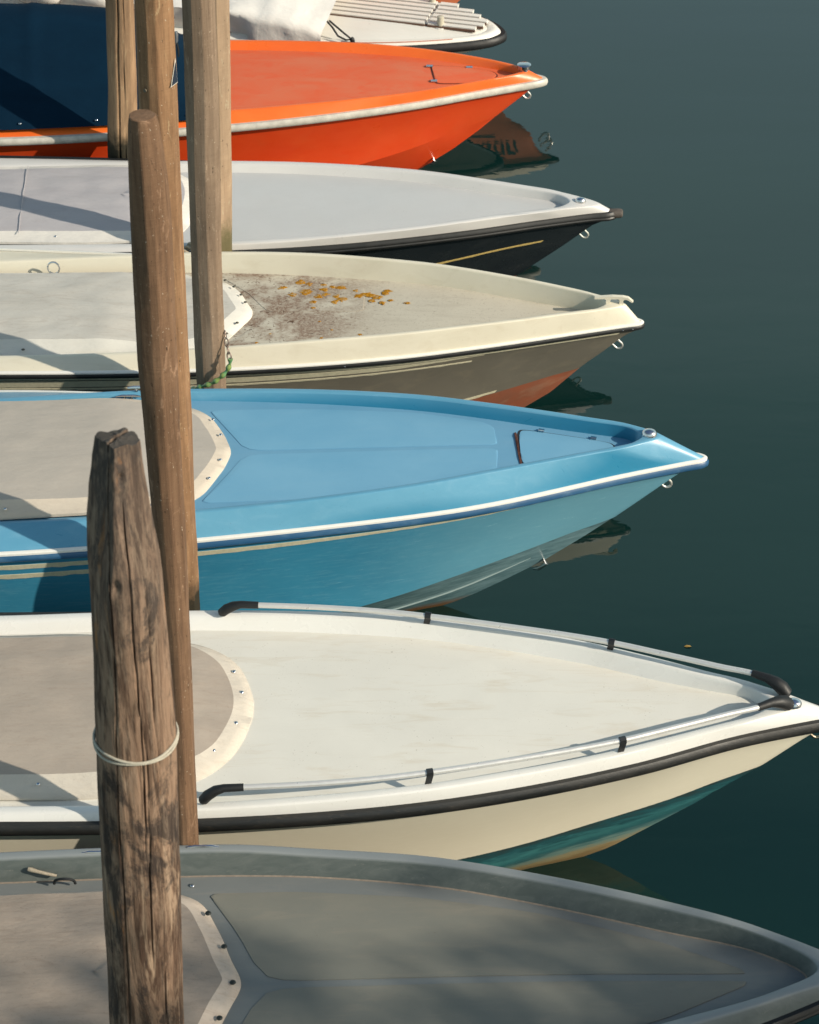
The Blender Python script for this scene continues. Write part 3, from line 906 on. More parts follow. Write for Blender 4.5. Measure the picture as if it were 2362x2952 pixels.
BC = [(-5.6, .50), (-5.0, .52), (-4.3, .53), (-3.4, .535), (-3.03, .515), (-2.81, .43), (-2.70, .32), (-2.615, .15), (-2.57, .05), (-2.563, .0)]
ze, zh = edge_fns(beige, .05, .095)
snapd = plain('tarnished fastener', (.16, .15, .12), .4, .8, 0, .3, 80)
cover(beige, BC, ze, zh, .02, .11, mat_whcov, mat_whhem, (-5.5, -3.3), .005,
      [(-2.645, -.16), (-2.70, -.29), (-2.76, -.40), (-2.62, .10), (-2.66, .20), (-2.72, .31), (-2.79, .40), (-4.0, -.50)], snapd, 12, sn_r=.012)
# deck ring under the far rim
ringp = [Vector((-3.98 + .040 * math.cos(a), .525, .835 + .045 * math.sin(a))) for a in [2 * math.pi * k / 24 for k in range(24)]]
MB().tube(ringp, .0065, 8, closed=True).build('deck_ring', chrome, beige.root)

# ================================================================== 4 black hulled boat
mat_palegel = gelcoat('pale grey gelcoat', (.66, .645, .62), (.62, .605, .585), .35, .12, (.45, .40, .33), .3)
mat_paledeck = gelcoat('cool grey foredeck', (.545, .545, .54), (.515, .515, .51), .45, .10, (.42, .41, .40), .35)
mat_blackhull = gelcoat('black hull paint', (.012, .016, .020), (.016, .021, .024), .22, .35, (.045, .05, .05), .3)
mat_orbot = gelcoat('orange antifouling', (.42, .12, .05), (.30, .10, .05), .5, .5, (.05, .12, .25), .5, cell=3)
b3 = Boat('black_motorboat', 'black hulled boat with pale grey deck and a thin yellow line on its side', (1.445, 15.131), -.04)
b3.shape(
    rim=[(-5.8, .58, .73), (-5.0, .60, .755), (-4.3, .61, .775), (-3.5, .612, .80), (-2.78, .600, .828), (-2.17, .552, .852), (-1.39, .415, .88), (-.87, .264, .89), (-.60, .185, .89), (-.46, .145, .89), (-.38, .110, .89)],
    rub=[(-5.8, .70, .765), (-5.0, .715, .768), (-4.25, .715, .772), (-3.4, .685, .78), (-2.66, .635, .787), (-1.86, .520, .795), (-1.03, .315, .803), (-.52, .155, .808), (-.15, .05, .812), (-.03, .025, .812), (0, 0, .812)],
    foot_in=.035, deck_z=lambda x: .825 + min(0, x + 1.2) * .032, foot_apex=-.345, rim_in_apex=(-.315, .89), rim_out_apex=(-.10, .87), rim_w=.05,
    chine=[(-5.8, .60, .08), (-4.2, .61, .09), (-3.0, .55, .11), (-2.1, .41, .15), (-1.5, .26, .20), (-1.1, .13, .25), (-.66, 0, .28)],
    keel=[(-5.8, -.22), (-3, -.25), (-1.6, -.16), (-1.2, -.06), (-1.0, .03), (-.85, .12), (-.67, .269), (-.655, .28), (-.508, .399), (-.339, .537), (-.091, .76), (-.03, .79)],
    rub_h=.05, camber=.012, mats=(mat_blackhull, mat_paledeck, mat_palegel), bottom=mat_orbot, top_r=.016)
b3.rail('rub_rail', black_rail(.055, .032), mat_rail)
mat_nose = plain('worn grey nose block', (.12, .10, .085), .7, 0, .5, .5, 30)
MB().tube([(-.06, 0, .79), (-.03, 0, .792), (.035, 0, .795), (.062, 0, .796), (.070, 0, .796)], [.022, .036, .037, .033, .02], 14, flat=.95).build('nose_block', mat_nose, b3.root)
mat_yel = plain('yellow pinstripe', (.62, .46, .16), .5, 0, 0, .3, 60)
b3.side_strip('hull_stripe', lambda x: .30 + (-.26 - x) * .165, lambda x: .33 + (-.26 - x) * .165, -2.6, -.29, mat_yel, .003, wob=.010)
MB().dome((-.235, .0, .884), .036, .032, 18, 6, 1.1, .85, .42).build('bow_light', chrome, b3.root)
b3.eye(-.215, .64, mat=plain('galvanised ring', (.62, .63, .56), .45, .5, 0, .3, 60), size=1.05)
mat_lilac = fabric('pale lilac grey canvas', (.46, .44, .45), (.42, .40, .415), st=.16)
mat_vin = fabric('white vinyl edge', (.70, .67, .62), (.66, .63, .58), st=.08, wr=.9)
b3C = [(-5.6, .53), (-5.0, .55), (-4.3, .56), (-3.5, .57), (-3.20, .52), (-3.05, .40), (-2.98, .22), (-2.96, .0)]
ze, zh = edge_fns(b3, .05, .085)
cover(b3, b3C, ze, zh, .025, .10, mat_lilac, mat_vin, (-5.5, -3.5), .005, [(-3.9, -.51), (-3.02, .18), (-3.06, -.15), (-3.13, -.34)], chrome, 21, sn_r=.012)

# ================================================================== 5 orange boat
mat_or = gelcoat('bright orange gelcoat', (.86, .165, .026), (.80, .135, .022), .34, .10, (.70, .25, .07), .2)
mat_orhull = gelcoat('orange red hull', (.76, .062, .011), (.80, .088, .018), .36, .18, (.60, .13, .04), .15)
def or_deck():
    t = NT('faded orange red deck')
    a = t.noise(3.2, 6, .62, (.8, 1.6, 1), .8)
    col = t.mix(t.ramp(a, [(.35, 0), (.66, 1)]), (.66, .155, .066), (.70, .115, .036))
    b = t.noise(7.5, 6, .68, (.55, 1.5, 1), 1.0)
    col = t.mix(t.math('MULTIPLY', t.ramp(b, [(.53, 0), (.68, 1)]), .7), col, (.72, .085, .018))
    return t.fin(col, .62, t.bump(t.noise(90, 3), .2, .0015))
orange = Boat('orange_motorboat', 'bright orange boat with a tall navy blue cockpit cover', (1.0405, 17.130), -.01)
orange.shape(
    rim=[(-5.6, .62, .80), (-4.9, .64, .82), (-4.1, .655, .845), (-3.2, .650, .872), (-2.47, .618, .898), (-1.9, .560, .922), (-1.42, .486, .94), (-.92, .362, .95), (-.5, .205, .955), (-.32, .125, .953), (-.22, .07, .95)],
    rub=[(-5.6, .90, .78), (-4.9, .91, .79), (-4.08, .900, .80), (-3.2, .84, .82), (-2.37, .735, .84), (-1.7, .60, .855), (-1.0, .402, .868), (-.57, .240, .875), (-.22, .105, .878), (-.05, .04, .88), (0, 0, .88)],
    foot_in=.04, deck_z=lambda x: .895 + min(0, x + .9) * .034, foot_apex=-.19, rim_in_apex=(-.17, .95), rim_out_apex=(-.12, .945), rim_w=.03,
    chine=[(-5.6, .74, .12), (-4.2, .74, .13), (-3.2, .68, .16), (-2.2, .54, .22), (-1.5, .38, .30), (-1.0, .22, .39), (-.65, .09, .48), (-.36, 0, .56)],
    keel=[(-5.6, -.22), (-3, -.25), (-1.7, -.18), (-1.25, -.06), (-.952, .093), (-.703, .263), (-.49, .437), (-.36, .558), (-.178, .72), (-.084, .812), (-.03, .84)],
    rub_h=.05, camber=.02, mats=(mat_orhull, or_deck(), mat_or), bottom=mat_orhull)
mat_wrail = plain('off white rub rail', (.60, .57, .50), .45, 0, .2, .35, 16)
orange.rail('rub_rail', RUBP(.055, .034), mat_wrail)
zf = orange.dz
hp = [(-.885, .14), (-.86, .165), (-.60, .15), (-.40, .085), (-.345, .0), (-.40, -.085), (-.60, -.15), (-.82, -.165), (-.85, -.14)]
j = panel('hatch', hp, zf, .0015, plain('dark red joint', (.10, .012, .006), .9), orange.root, rnd=.2, edge=.001)
panel('hatch_lid', [(-.61 + (x + .61) * .95, y * .93) for x, y in hp], zf, .006, or_deck(), j, rnd=.2)
hinge(j, -.885, .135, zf(-.88, .1) + .004, 0, .05); hinge(j, -.85, -.125, zf(-.85, -.1) + .004, 0, .05); hinge(j, -.575, .135, zf(-.57, .13) + .004, 0, .05)
mb = MB().tube([(-.155, 0, .93), (-.155, 0, .965), (-.155, 0, .968), (-.155, 0, .995), (-.155, 0, 1.0)], [.034, .034, .052, .054, .044], 18)
mb.build('bow_light', chrome, orange.root)
orange.eye(-.145, .755, size=1.05)
MB().tube([(-.86, -.02, .20), (-.84, -.04, .18), (-.88, -.045, .15)], [.012, .016, .005], 8).build('drain_fitting', chrome, orange.root)
def tent():
    mat = fabric('navy canvas', (.0015, .013, .030), (.002, .017, .038), st=.03, stain=(.01, .02, .035))
    V = []; F = []
    NXx, NY = 70, 44
    for i in range(NXx + 1):
        x = -5.4 + (2.83) * i / NXx
        f = min(max((x + 3.10) / .53, 0), 1)              # slopes down to the front
        w = interp(orange.RT, x, 1) * .955 * (1 - .0 * f)
        base = interp(orange.RT, x, 2) + .05
        H = .60 + .04 * math.sin((x + 5) * 2.1)
        ridge = base + H * (1 - f ** 1.15)
        for j in range(NY + 1):
            s = -1 + 2 * j / NY
            a = abs(s)
            # straight sides, softly rounded shoulders close to the centre line
            prof = (1 - a) / (1 - .10) if a > .22 else (1 - .22) / .90 + .133 * (1 - (a / .22) ** 2) * .55
            z = base + (ridge - base) * min(prof, 1.0)
            pl = .010 * mn.noise(Vector((x * 3, s * 3, 2))) + .006 * mn.noise(Vector((x * 9, s * 4, 7))) * a
            pl += .012 * math.exp(-((x + 3.92 + .06 * s) / .05) ** 2)
            yy = w * s
            z0 = orange.dz(x, 0) + .01
            V.append((x, yy, max(z + pl * (1 if a < .97 else 0), min(z0, 99) if a < .6 else -9)))
        # bottom lap
    for i in range(NXx):
        for j in range(NY): F.append((i * (NY + 1) + j, (i + 1) * (NY + 1) + j, (i + 1) * (NY + 1) + j + 1, i * (NY + 1) + j + 1))
    cv = mesh_obj('cockpit_cover', V, F, mat, orange.root, sharp=60)
    for x in (-3.95, -3.38, -2.80, -2.68):
        w = interp(orange.RT, x, 1) * .955
        z = interp(orange.RT, x, 2)
        snap(cv, x, -w + .03, z + .085, chrome, .013)
    return cv
tent()

# ================================================================== 6 grey boat in the foreground
mat_grey = gelcoat('blue grey gelcoat', (.145, .165, .165), (.122, .142, .142), .5, .35, (.40, .36, .30), .3)
def grey_mould():
    t = NT('grey gelcoat, chalky on top')
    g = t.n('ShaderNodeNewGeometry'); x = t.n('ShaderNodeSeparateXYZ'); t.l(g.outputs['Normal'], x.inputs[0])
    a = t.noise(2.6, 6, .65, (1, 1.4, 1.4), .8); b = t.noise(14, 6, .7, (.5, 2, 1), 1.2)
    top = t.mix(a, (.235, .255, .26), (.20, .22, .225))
    side = t.mix(t.ramp(b, [(.4, 0), (.7, 1)]), (.088, .105, .100), (.125, .140, .132))  # upright faces darker: the inner wall's shade is partly put into the colour
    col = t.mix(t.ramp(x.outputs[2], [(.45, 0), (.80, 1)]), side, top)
    sc_ = t.noise(30, 5, .8, (.3, 2, 1), .8)
    col = t.mix(t.math('MULTIPLY', t.ramp(sc_, [(.62, 0), (.70, 1)]), .4), col, (.36, .34, .29))
    return t.fin(col, t.ramp(b, [(.3, .38), (.7, .6)]), t.bump(a, .25, .006))
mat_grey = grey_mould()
mat_greydeck = gelcoat('worn grey deck', (.180, .192, .188), (.155, .170, .170), .6, .3, (.34, .29, .23), .5)
mat_greypanel = gelcoat('greenish grey non slip', (.198, .192, .160), (.165, .168, .146), .75, .35, (.33, .27, .20), .7)
grey = Boat('grey_motorboat', 'grey boat nearest the viewer with a brown cover edged in cream', (2.076, 7.643), .015)
grey.shape(
    rim=[(-5.8, .72, .98), (-5.0, .755, 1.0), (-4.04, .775, 1.055), (-3.17, .788, 1.078), (-2.88, .784, 1.083), (-2.53, .763, 1.07), (-2.045, .696, 1.085), (-1.81, .646, 1.09), (-1.375, .520, 1.1), (-.91, .368, 1.1), (-.46, .196, 1.085)],
    rub=[(-5.8, .84, .93), (-5.0, .87, .94), (-4.0, .840, .95), (-3.0, .845, .965), (-2.0, .79, .985), (-1.375, .61, 1.0), (-.9, .455, 1.0), (-.46, .27, 1.0), (-.18, .13, 1.0), (-.04, .05, 1.0), (0, 0, 1.0)],
    foot_in=.035, deck_z=lambda x: .978 + min(0, x + 1.6) * .020, foot_apex=-.27, rim_in_apex=(-.225, 1.065), rim_out_apex=(-.10, 1.05), rim_w=.05,
    chine=[(-5.8, .70, .12), (-4.2, .74, .13), (-3.0, .68, .16), (-2.0, .50, .24), (-1.3, .28, .36), (-.8, .10, .48), (-.5, 0, .56)],
    keel=[(-5.8, -.22), (-3, -.25), (-1.8, -.2), (-1.25, -.02), (-.9, .22), (-.5, .56), (-.25, .78), (-.12, .93), (-.03, .95)],
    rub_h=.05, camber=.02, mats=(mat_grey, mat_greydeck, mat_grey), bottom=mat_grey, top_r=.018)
grey.rail('rub_rail', black_rail(.05, .03), mat_rail)
zf = grey.dz
mat_bead = plain('dusty highlight bead', (.27, .22, .175), .9, 0, .3, .4, 40)  # pale line drawn for the highlight and dust along the wall foot
def bead(b, w, mat):
    V, F = sweep(full(b.FT), [(-w, .001), (-w * .3, w * .35), (w * .4, w * .9), (w * .4, -.004), (-w, -.004)])
    mesh_obj('foot_highlight', V, F, mat, b.root)
bead(grey, .006, mat_bead)
panel('deck_panel', [(-3.02, .60), (-2.6, .60), (-2.045, .545), (-1.49, .43), (-.93, .235), (-.56, .05), (-.55, .022), (-2.60, .022), (-2.70, .035), (-2.76, .08), (-2.87, .33)], zf, .005, mat_greypanel, grey.root, rnd=.07)
panel('deck_panel', [(-3.02, -.60), (-2.6, -.60), (-2.045, -.545), (-1.49, -.43), (-.93, -.235), (-.56, -.05), (-.55, -.022), (-2.60, -.022), (-2.70, -.035), (-2.76, -.08), (-2.87, -.33)], zf, .005, mat_greypanel, grey.root, rnd=.07)
mat_brcov = fabric('dusty rose brown canvas', (.36, .30, .25), (.30, .25, .205), st=.4, stain=(.14, .095, .07), wr=.8)
mat_cream2 = fabric('stained cream binding', (.58, .50, .42), (.48, .40, .33), st=.5, stain=(.26, .17, .11), wr=.9)
GC = [(-5.7, .58), (-5.0, .60), (-4.0, .615), (-3.45, .622), (-3.20, .61), (-3.06, .54), (-2.965, .36), (-2.89, .15), (-2.845, .04), (-2.838, .0)]
ze, zh = edge_fns(grey, .045, .09)
cover(grey, GC, ze, zh, .03, .085, mat_brcov, mat_cream2, (-5.6, -3.5), .006,
      [(-3.01, .435), (-2.925, .215), (-2.875, -.01), (-2.925, -.22), (-3.01, -.43)], plain('dark turn button', (.03, .035, .03), .4, .3), 31, sn_r=.015)
snap(grey.root, -3.10, .66, grey.dz(-3.1, .66) + .003, chrome, .012, name='stud')
mat_rope = plain('frayed pale rope', (.42, .36, .27), .95, 0, .8, .4, 120)
tag(MB().tube([(-1.68, 8.292, .985), (-1.72, 8.290, .998), (-1.77, 8.300, 1.004), (-1.80, 8.306, 1.010), (-1.815, 8.309, 1.012)], [.007, .008, .009, .012, .010], 10).build('rope_end', mat_rope),
    'short frayed rope end lying beside the brown boat cover', 'rope')
pts = [Vector((-1.60 + .05 * math.cos(a) - .03, 8.31 + .01 * math.cos(a * 2), .96 + .05 * math.sin(a))) for a in [math.pi * k / 14 for k in range(15)]]
MB().tube([grey.root.matrix_world.inverted() @ p for p in [p - Vector((2.076, 7.643, 0)) for p in pts]], .007, 8).build('deck_ring', plain('black iron', (.02, .022, .024), .5, .3), grey.root)

# ================================================================== 7 white boat with slatted foredeck
mat_white2 = gelcoat('ivory gelcoat', (.80, .775, .71), (.77, .745, .68), .35, .12, (.55, .45, .30), .2)
b0 = Boat('slatted_motorboat', 'white boat with blunt black bumpered bow and slatted foredeck', (.763, 18.515), -.27)
b0.root.location.z = .05
b0.shape(
    rim=[(-5.2, .70, .60), (-4.0, .72, .60), (-3.0, .70, .60), (-2.2, .65, .60), (-1.5, .58, .60), (-1.0, .49, .60), (-.66, .385, .60), (-.42, .285, .60), (-.22, .185, .60), (-.12, .12, .60)],
    rub=[(-5.2, .77, .57), (-4.0, .80, .57), (-3.0, .78, .57), (-2.2, .73, .57), (-1.5, .645, .57), (-1.0, .54, .57), (-.66, .43, .57), (-.36, .30, .57), (-.15, .185, .57), (-.05, .10, .57), (0, 0, .57)],
    foot_in=.02, deck_z=lambda x: .588, foot_apex=-.13, rim_in_apex=(-.09, .60), rim_out_apex=(-.05, .60), rim_w=.04,
    chine=[(-5.2, .70, .10), (-3.6, .70, .10), (-2.4, .62, .12), (-1.6, .48, .16), (-1.1, .34, .21), (-.7, .18, .28), (-.36, 0, .34)],
    keel=[(-5.2, -.2), (-3, -.22), (-1.4, -.14), (-.9, -.04), (-.6, .12), (-.36, .34), (-.2, .42), (-.08, .48), (-.03, .5)],
    rub_h=.07, camber=.03, mats=(mat_white2, mat_white2, mat_white2), top_r=.016)
b0.rail('rub_rail', RUBP(.07, .045), rubber)
b0.side_strip('hull_stripe', -.02, .10, -5.0, -.12, mat_white2, .012)
mat_red = plain('faded red pinstripe', (.62, .22, .14), .5)
mat_teak = plain('dark teak', (.13, .062, .036), .7, 0, .3, .4, 30)
zf = b0.dz
for k, y in enumerate((-.085, -.005, .075, .155, .235, .315)):
    x1 = (-.20, -.15, -.14, -.22, -.30, -.45)[k]
    for a, b in ((-2.3, -.635), (-.605, x1)):
        MB().box(((a + b) / 2, y, .615 + .008), (b - a, .052, .022)).build('slat', mat_white2, b0.root, smooth=False)
        MB().box(((a + b) / 2, y - .030, .615), (b - a, .016, .018)).build('slat', mat_teak, b0.root, smooth=False)
for px_, py_ in ((-.50, -.09), (-.68, .33)):
    MB().tube([(px_, py_, .60), (px_, py_, .70), (px_, py_, .705)], [.030, .028, .02], 14).build('mooring_bitt', plain('cream cast bitt', (.52, .48, .38), .5, 0, .1, .2, 30), b0.root)
    MB().tube([(px_ - .0, py_ - .0, .605), (px_, py_, .612)], [.05, .048], 14).build('bitt_base', mat_white2, b0.root)
MB().box((-.62, -.1, .613), (.16, .03, .012)).build('slat', mat_teak, b0.root, smooth=False)
P = []
for k in range(30):
    x = -1.7 + 1.35 * k / 29
    P.append(Vector((x, -interp(b0.RT, x, 1) + .022, .598)))
mb = MB().tube(P, .006, 6, flat=.5); mb.build('pinstripe', mat_red, b0.root)
# draped cloth with loose corner
mat_cloth = fabric('white tarpaulin', (.80, .77, .72), (.77, .74, .69), st=.12, stain=(.40, .34, .28), wr=1.0)
V = []; F = []
A_, B_ = 60, 26
for i in range(A_ + 1):
    x = -4.9 + 3.55 * i / A_
    for jj in range(B_ + 1):
        s = jj / B_                                       # 0 far side, 1 hanging near edge
        hang = .98 if x > -2.0 else .80 - .10 * math.sin((x + 2) * 2.3)
        if x < -2.0: hang = max(.70, .98 - (-2.0 - x) * 1.6) + .05 * math.sin(x * 7)
        y = .60 - 1.30 * min(s / .72, 1) * (1 if True else 0)
        ty = min(s / .72, 1)
        z = .80 + .10 * math.sin(ty * math.pi) + .035 * mn.noise(Vector((x * 3, ty * 4, 1))) + .02 * mn.noise(Vector((x * 9, ty * 7, 4)))
        if x > -1.75: z -= .10 * ((x + 1.75) / .4) * (.4 + .6 * ty)
        if s > .72:
            f = (s - .72) / .28
            z -= f * .30 * hang
            y -= .03 * f + .02 * mn.noise(Vector((x * 8, f * 3, 9))) - (.10 * f if x < -2.0 else 0)
        fx = x + .05 * mn.noise(Vector((x, s * 5, 3)))
        V.append((fx, y, z))
for i in range(A_):
    for jj in range(B_): F.append((i * (B_ + 1) + jj, (i + 1) * (B_ + 1) + jj, (i + 1) * (B_ + 1) + jj + 1, i * (B_ + 1) + jj + 1))
cl = mesh_obj('tarpaulin', V, F, mat_cloth, None, sharp=80)
cl.location = b0.root.location; cl.rotation_euler = b0.root.rotation_euler
tag(cl, 'white tarpaulin draped over the slatted boat with a bungee at its corner', 'tarpaulin')
MB().tube([(-1.36, -.50, .74), (-1.30, -.53, .70), (-1.24, -.58, .655), (-1.17, -.585, .63), (-1.13, -.56, .63), (-1.20, -.53, .66), (-1.34, -.49, .74)], .008, 8).build('bungee', rubber, b0.root)
MB().dome((-1.12, -.57, .61), .022, .05, 8, 4).build('hook', plastic, b0.root)
for k, (x, y, w, d, rz_) in enumerate(((-4.25, -.64, .34, .24, .05), (-3.83, -.66, .46, .27, -.05), (-3.36, -.62, .42, .26, .0))):
    cu = empty('bolster', (b0.root.matrix_basis @ Vector((x, y, .80))), b0.root.rotation_euler.z + rz_)
    tag(cu, ('striped white bolster at the far left edge of the row', 'plump white bolster with two teal stripes behind the navy cover', 'white bolster with a red and teal stripe beside the bark covered post')[k], 'bolster', 'striped bolsters behind the navy cover')
    mb = MB(); n1, n2 = 26, 20
    V = []; F = []
    def pos(i, jx, e=1.0):
        u = -1 + 2 * i / n1; a = 2 * math.pi * jx / n2
        r = (1 - abs(u) ** 3.2) ** .5 if abs(u) < 1 else 0
        r = max(r, .05) * (1 + .05 * mn.noise(Vector((u * 3 + k * 5, math.cos(a), math.sin(a)))))
        return Vector((u * w / 2 * 1.05, math.cos(a) * d / 2 * r * e, math.sin(a) * d / 2 * r * .9 * e))
    for i in range(n1 + 1):
        for jx in range(n2): V.append(pos(i, jx))
    for i in range(n1):
        for jx in range(n2): F.append((i * n2 + jx, i * n2 + (jx + 1) % n2, (i + 1) * n2 + (jx + 1) % n2, (i + 1) * n2 + jx))
    mesh_obj('cushion', V, F, mat_cloth, cu)
    for st, cc in ((.0, (.015, .16, .17)), (.12, (.015, .16, .17)) if k != 2 else (.12, (.55, .12, .09))):
        V = []; F = []
        # stripes run lengthways on the near upper side
        for i in range(3, n1 - 2):
            for q in (0, 1, 2):
                a = n2 * (.64 + st * .45 + q * .010)
                V.append(pos(i, a, 1.012))
        for i in range(n1 - 6):
            for q in (0, 1): F.append((i * 3 + q, i * 3 + q + 1, i * 3 + q + 4, i * 3 + q + 3))
        mesh_obj('stripe', V, F, plain('stripe dye', cc, .8), cu)

# ================================================================== 8 far orange boat, seen only as a reflection
kb = Boat('tall_orange_boat', 'tall orange boat beyond the row, its name mirrored in the water', (1.334, 19.838), -.03)
mat_k = gelcoat('salmon orange hull', (.62, .18, .075), (.55, .16, .07), .4, .2, (.5, .25, .15), .2)
kb.shape(
    rim=[(-6.2, .72, 1.22), (-4.5, .78, 1.24), (-3.0, .74, 1.28), (-2.0, .60, 1.31), (-1.2, .40, 1.33), (-.6, .21, 1.34), (-.3, .10, 1.34)],
    rub=[(-6.2, .88, 1.12), (-4.5, .92, 1.14), (-3.0, .85, 1.17), (-2.0, .70, 1.20), (-1.2, .48, 1.225), (-.6, .27, 1.24), (-.2, .11, 1.25), (-.04, .04, 1.25), (0, 0, 1.25)],
    foot_in=.03, deck_z=lambda x: 1.27 + min(0, x + 1) * .02, foot_apex=-.3, rim_in_apex=(-.22, 1.34), rim_out_apex=(-.10, 1.33), rim_w=.04,
    chine=[(-6.2, .78, .50), (-4.5, .80, .52), (-3.0, .72, .58), (-2.0, .52, .66), (-1.3, .33, .74), (-.8, .17, .81), (-.40, 0, .86)],
    keel=[(-6.2, -.3), (-3, -.35), (-1.8, -.25), (-1.25, -.02), (-1.05, .15), (-.849, .36), (-.60, .66), (-.488, .766), (-.40, .86), (-.302, .915), (-.215, .985), (-.20, 1.05), (-.15, 1.12), (-.055, 1.19), (-.03, 1.2)],
    rub_h=.05, camber=.02, mats=(mat_k, mat_cream, mat_creamgel))
kb.rail('rub_rail', RUBP(.055, .04), rubber)
kb.side_strip('knuckle_line', .72, .76, -3.5, -.30, plain('dark line', (.06, .03, .02), .6), .004)
kb.eye(-.10, 1.08, size=1.5); kb.eye(-.12, 1.02, size=1.3)
def lettering(b, text, x0, x1, v0, v1, mat, italic=.25):
    cu = bpy.data.curves.new('lettering', 'FONT'); cu.body = text; cu.size = 1; cu.shear = italic; cu.resolution_u = 4
    tmp = bpy.data.objects.new('lettering', cu); COL.objects.link(tmp)
    bpy.context.view_layer.update()
    me = bpy.data.meshes.new_from_object(tmp.evaluated_get(bpy.context.evaluated_depsgraph_get()))
    bpy.data.objects.remove(tmp)
    xs = [v.co.x for v in me.vertices]; ys = [v.co.y for v in me.vertices]
    ax, bx, ay, by = min(xs), max(xs), min(ys), max(ys)
    for v in me.vertices:
        x = x0 + (x1 - x0) * (v.co.x - ax) / (bx - ax)
        vv = v0 + (v1 - v0) * (1 - (v.co.y - ay) / (by - ay))
        f = vv * (len(b.side) - 1); k = min(int(f), len(b.side) - 2)
        ra, rb_ = b.side[k], b.side[k + 1]
        i = 0
        while i < M - 2 and ra[i + 1].x < x: i += 1
        g = min(max((x - ra[i].x) / (ra[i + 1].x - ra[i].x + 1e-9), 0), 1)
        p = ra[i].lerp(ra[i + 1], g).lerp(rb_[i].lerp(rb_[i + 1], g), f - k)
        v.co = Vector((p.x, -p.y - .006, p.z))
    me.materials.clear(); me.materials.append(mat)
    return link('lettering', me, b.root)
lettering(kb, 'Katin', -.80, -.33, .12, .62, plain('black letter paint', (.012, .015, .015), .5))

# ================================================================== mooring posts
def post(label, Y, prof, sides, mat, hewn=.006, seed=0, angle=11, twist=0.0, name='mooring_post', top_tilt=0.0):
    """prof: (z, x, r) from the bottom up; hewn many sided post"""
    rnd = random.Random(seed)
    root = empty(name, (prof[0][1], Y, 0))
    tag(root, label, 'post', 'wooden mooring posts')
    ox = prof[0][1]
    zs = []; z = prof[0][0]
    while z < prof[-1][0]: zs.append(z); z += .06
    zs.append(prof[-1][0])
    def at(z, c):
        for a, b in zip(prof, prof[1:]):
            if a[0] <= z <= b[0]: return a[c] + (b[c] - a[c]) * (z - a[0]) / (b[0] - a[0])
        return prof[-1][c]
    offs = [rnd.uniform(-.27, .27) for _ in range(sides)]
    V = []; F = []
    for zi, z in enumerate(zs):
        r = at(z, 2)
        for k in range(sides):
            an = 2 * math.pi * (k + offs[k] + .35 * mn.noise(Vector((k * 3.1 + seed, z * .8, 0)))) / sides + twist * z
            rr = r * 1.03 + hewn * mn.noise(Vector((k * 7.7 + seed, z * 1.6, 2))) + hewn * .5 * mn.noise(Vector((k * 5.7 + seed, z * 6, 8)))
            V.append((at(z, 1) - ox + rr * math.cos(an), rr * math.sin(an), z + (top_tilt * math.cos(an) * rr if zi == len(zs) - 1 else 0)))
    for i in range(len(zs) - 1):
        for k in range(sides):
            k2 = (k + 1) % sides
            F.append((i * sides + k, i * sides + k2, (i + 1) * sides + k2, (i + 1) * sides + k))
    F.append(tuple((len(zs) - 1) * sides + k for k in range(sides)))
    me = mesh_obj('shaft', V, F, mat, root, sharp=angle)
    bm = bmesh.new(); bm.from_mesh(me.data)
    eds = [e for e in bm.edges if len(e.link_faces) == 2 and e.calc_face_angle(0) > R(14)]
    bmesh.ops.bevel(bm, geom=eds, offset=.0035, segments=1, affect='EDGES')
    bm.to_mesh(me.data); bm.free()
    me.data.shade_smooth(); me.data.set_sharp_from_angle(angle=R(16))
    return root

w_brown = wood('planed brown post', (.215, .116, .058), (.37, .218, .115), (.11, .060, .032), 1.5, .22, 0, 1.12, .9)
w_dark = wood('dark planed post', (.145, .080, .044), (.25, .150, .088), (.075, .043, .026), 1.5, .4, 0, .02, .9)
w_pale = wood('weathered pale brown post', (.205, .140, .092), (.305, .222, .155), (.15, .10, .066), 1.3, .10, 0, .02, .8)
w_tan = wood('sun bleached tan post', (.36, .25, .16), (.42, .30, .20), (.28, .19, .12), 1.3, .15, 0, 1.16, .5, wetf=.75, wetc=(.060, .065, .018))
w_bark = wood('split round log', (.17, .105, .060), (.40, .26, .15), (.075, .045, .028), 1.0, 0, .0, 1.05, 0)

p5 = post('slim pale post behind the weathered brown post, green slime at its foot', 14.5, [(-1.2, -1.33, .090), (.84, -1.309, .089), (1.48, -1.287, .091), (2.69, -1.255, .095), (4.2, -1.22, .098)], 9, w_tan, .004, 5)
p4 = post('tall weathered post with a green sleeved chain round its foot', 12.65, [(-1.2, -1.255, .093), (.95, -1.235, .092), (1.70, -1.222, .093), (2.45, -1.205, .093), (2.92, -1.193, .094), (3.51, -1.183, .094), (5.0, -1.155, .095)], 9, w_pale, .005, 14)
p3 = post('tallest brown hewn post with a triangular sticker near the frame top', 10.55, [(-1.2, -1.285, .088), (.95, -1.255, .090), (2.14, -1.238, .094), (2.98, -1.228, .096), (3.75, -1.213, .094), (4.15, -1.204, .091), (4.47, -1.196, .090), (6.2, -1.16, .086)], 10, w_brown, .005, 23)
p2 = post('short flat topped dark brown post in front of the tallest brown post', 8.47, [(-1.2, -1.10, .062), (.95, -1.080, .063), (2.35, -1.052, .066), (3.0, -1.046, .070), (3.44, -1.046, .076), (3.78, -1.044, .081), (4.47, -1.030, .081), (4.63, -1.030, .076), (4.74, -1.032, .070), (4.83, -1.034, .062), (4.878, -1.035, .057), (4.890, -1.035, .053)], 11, w_dark, .003, 37)

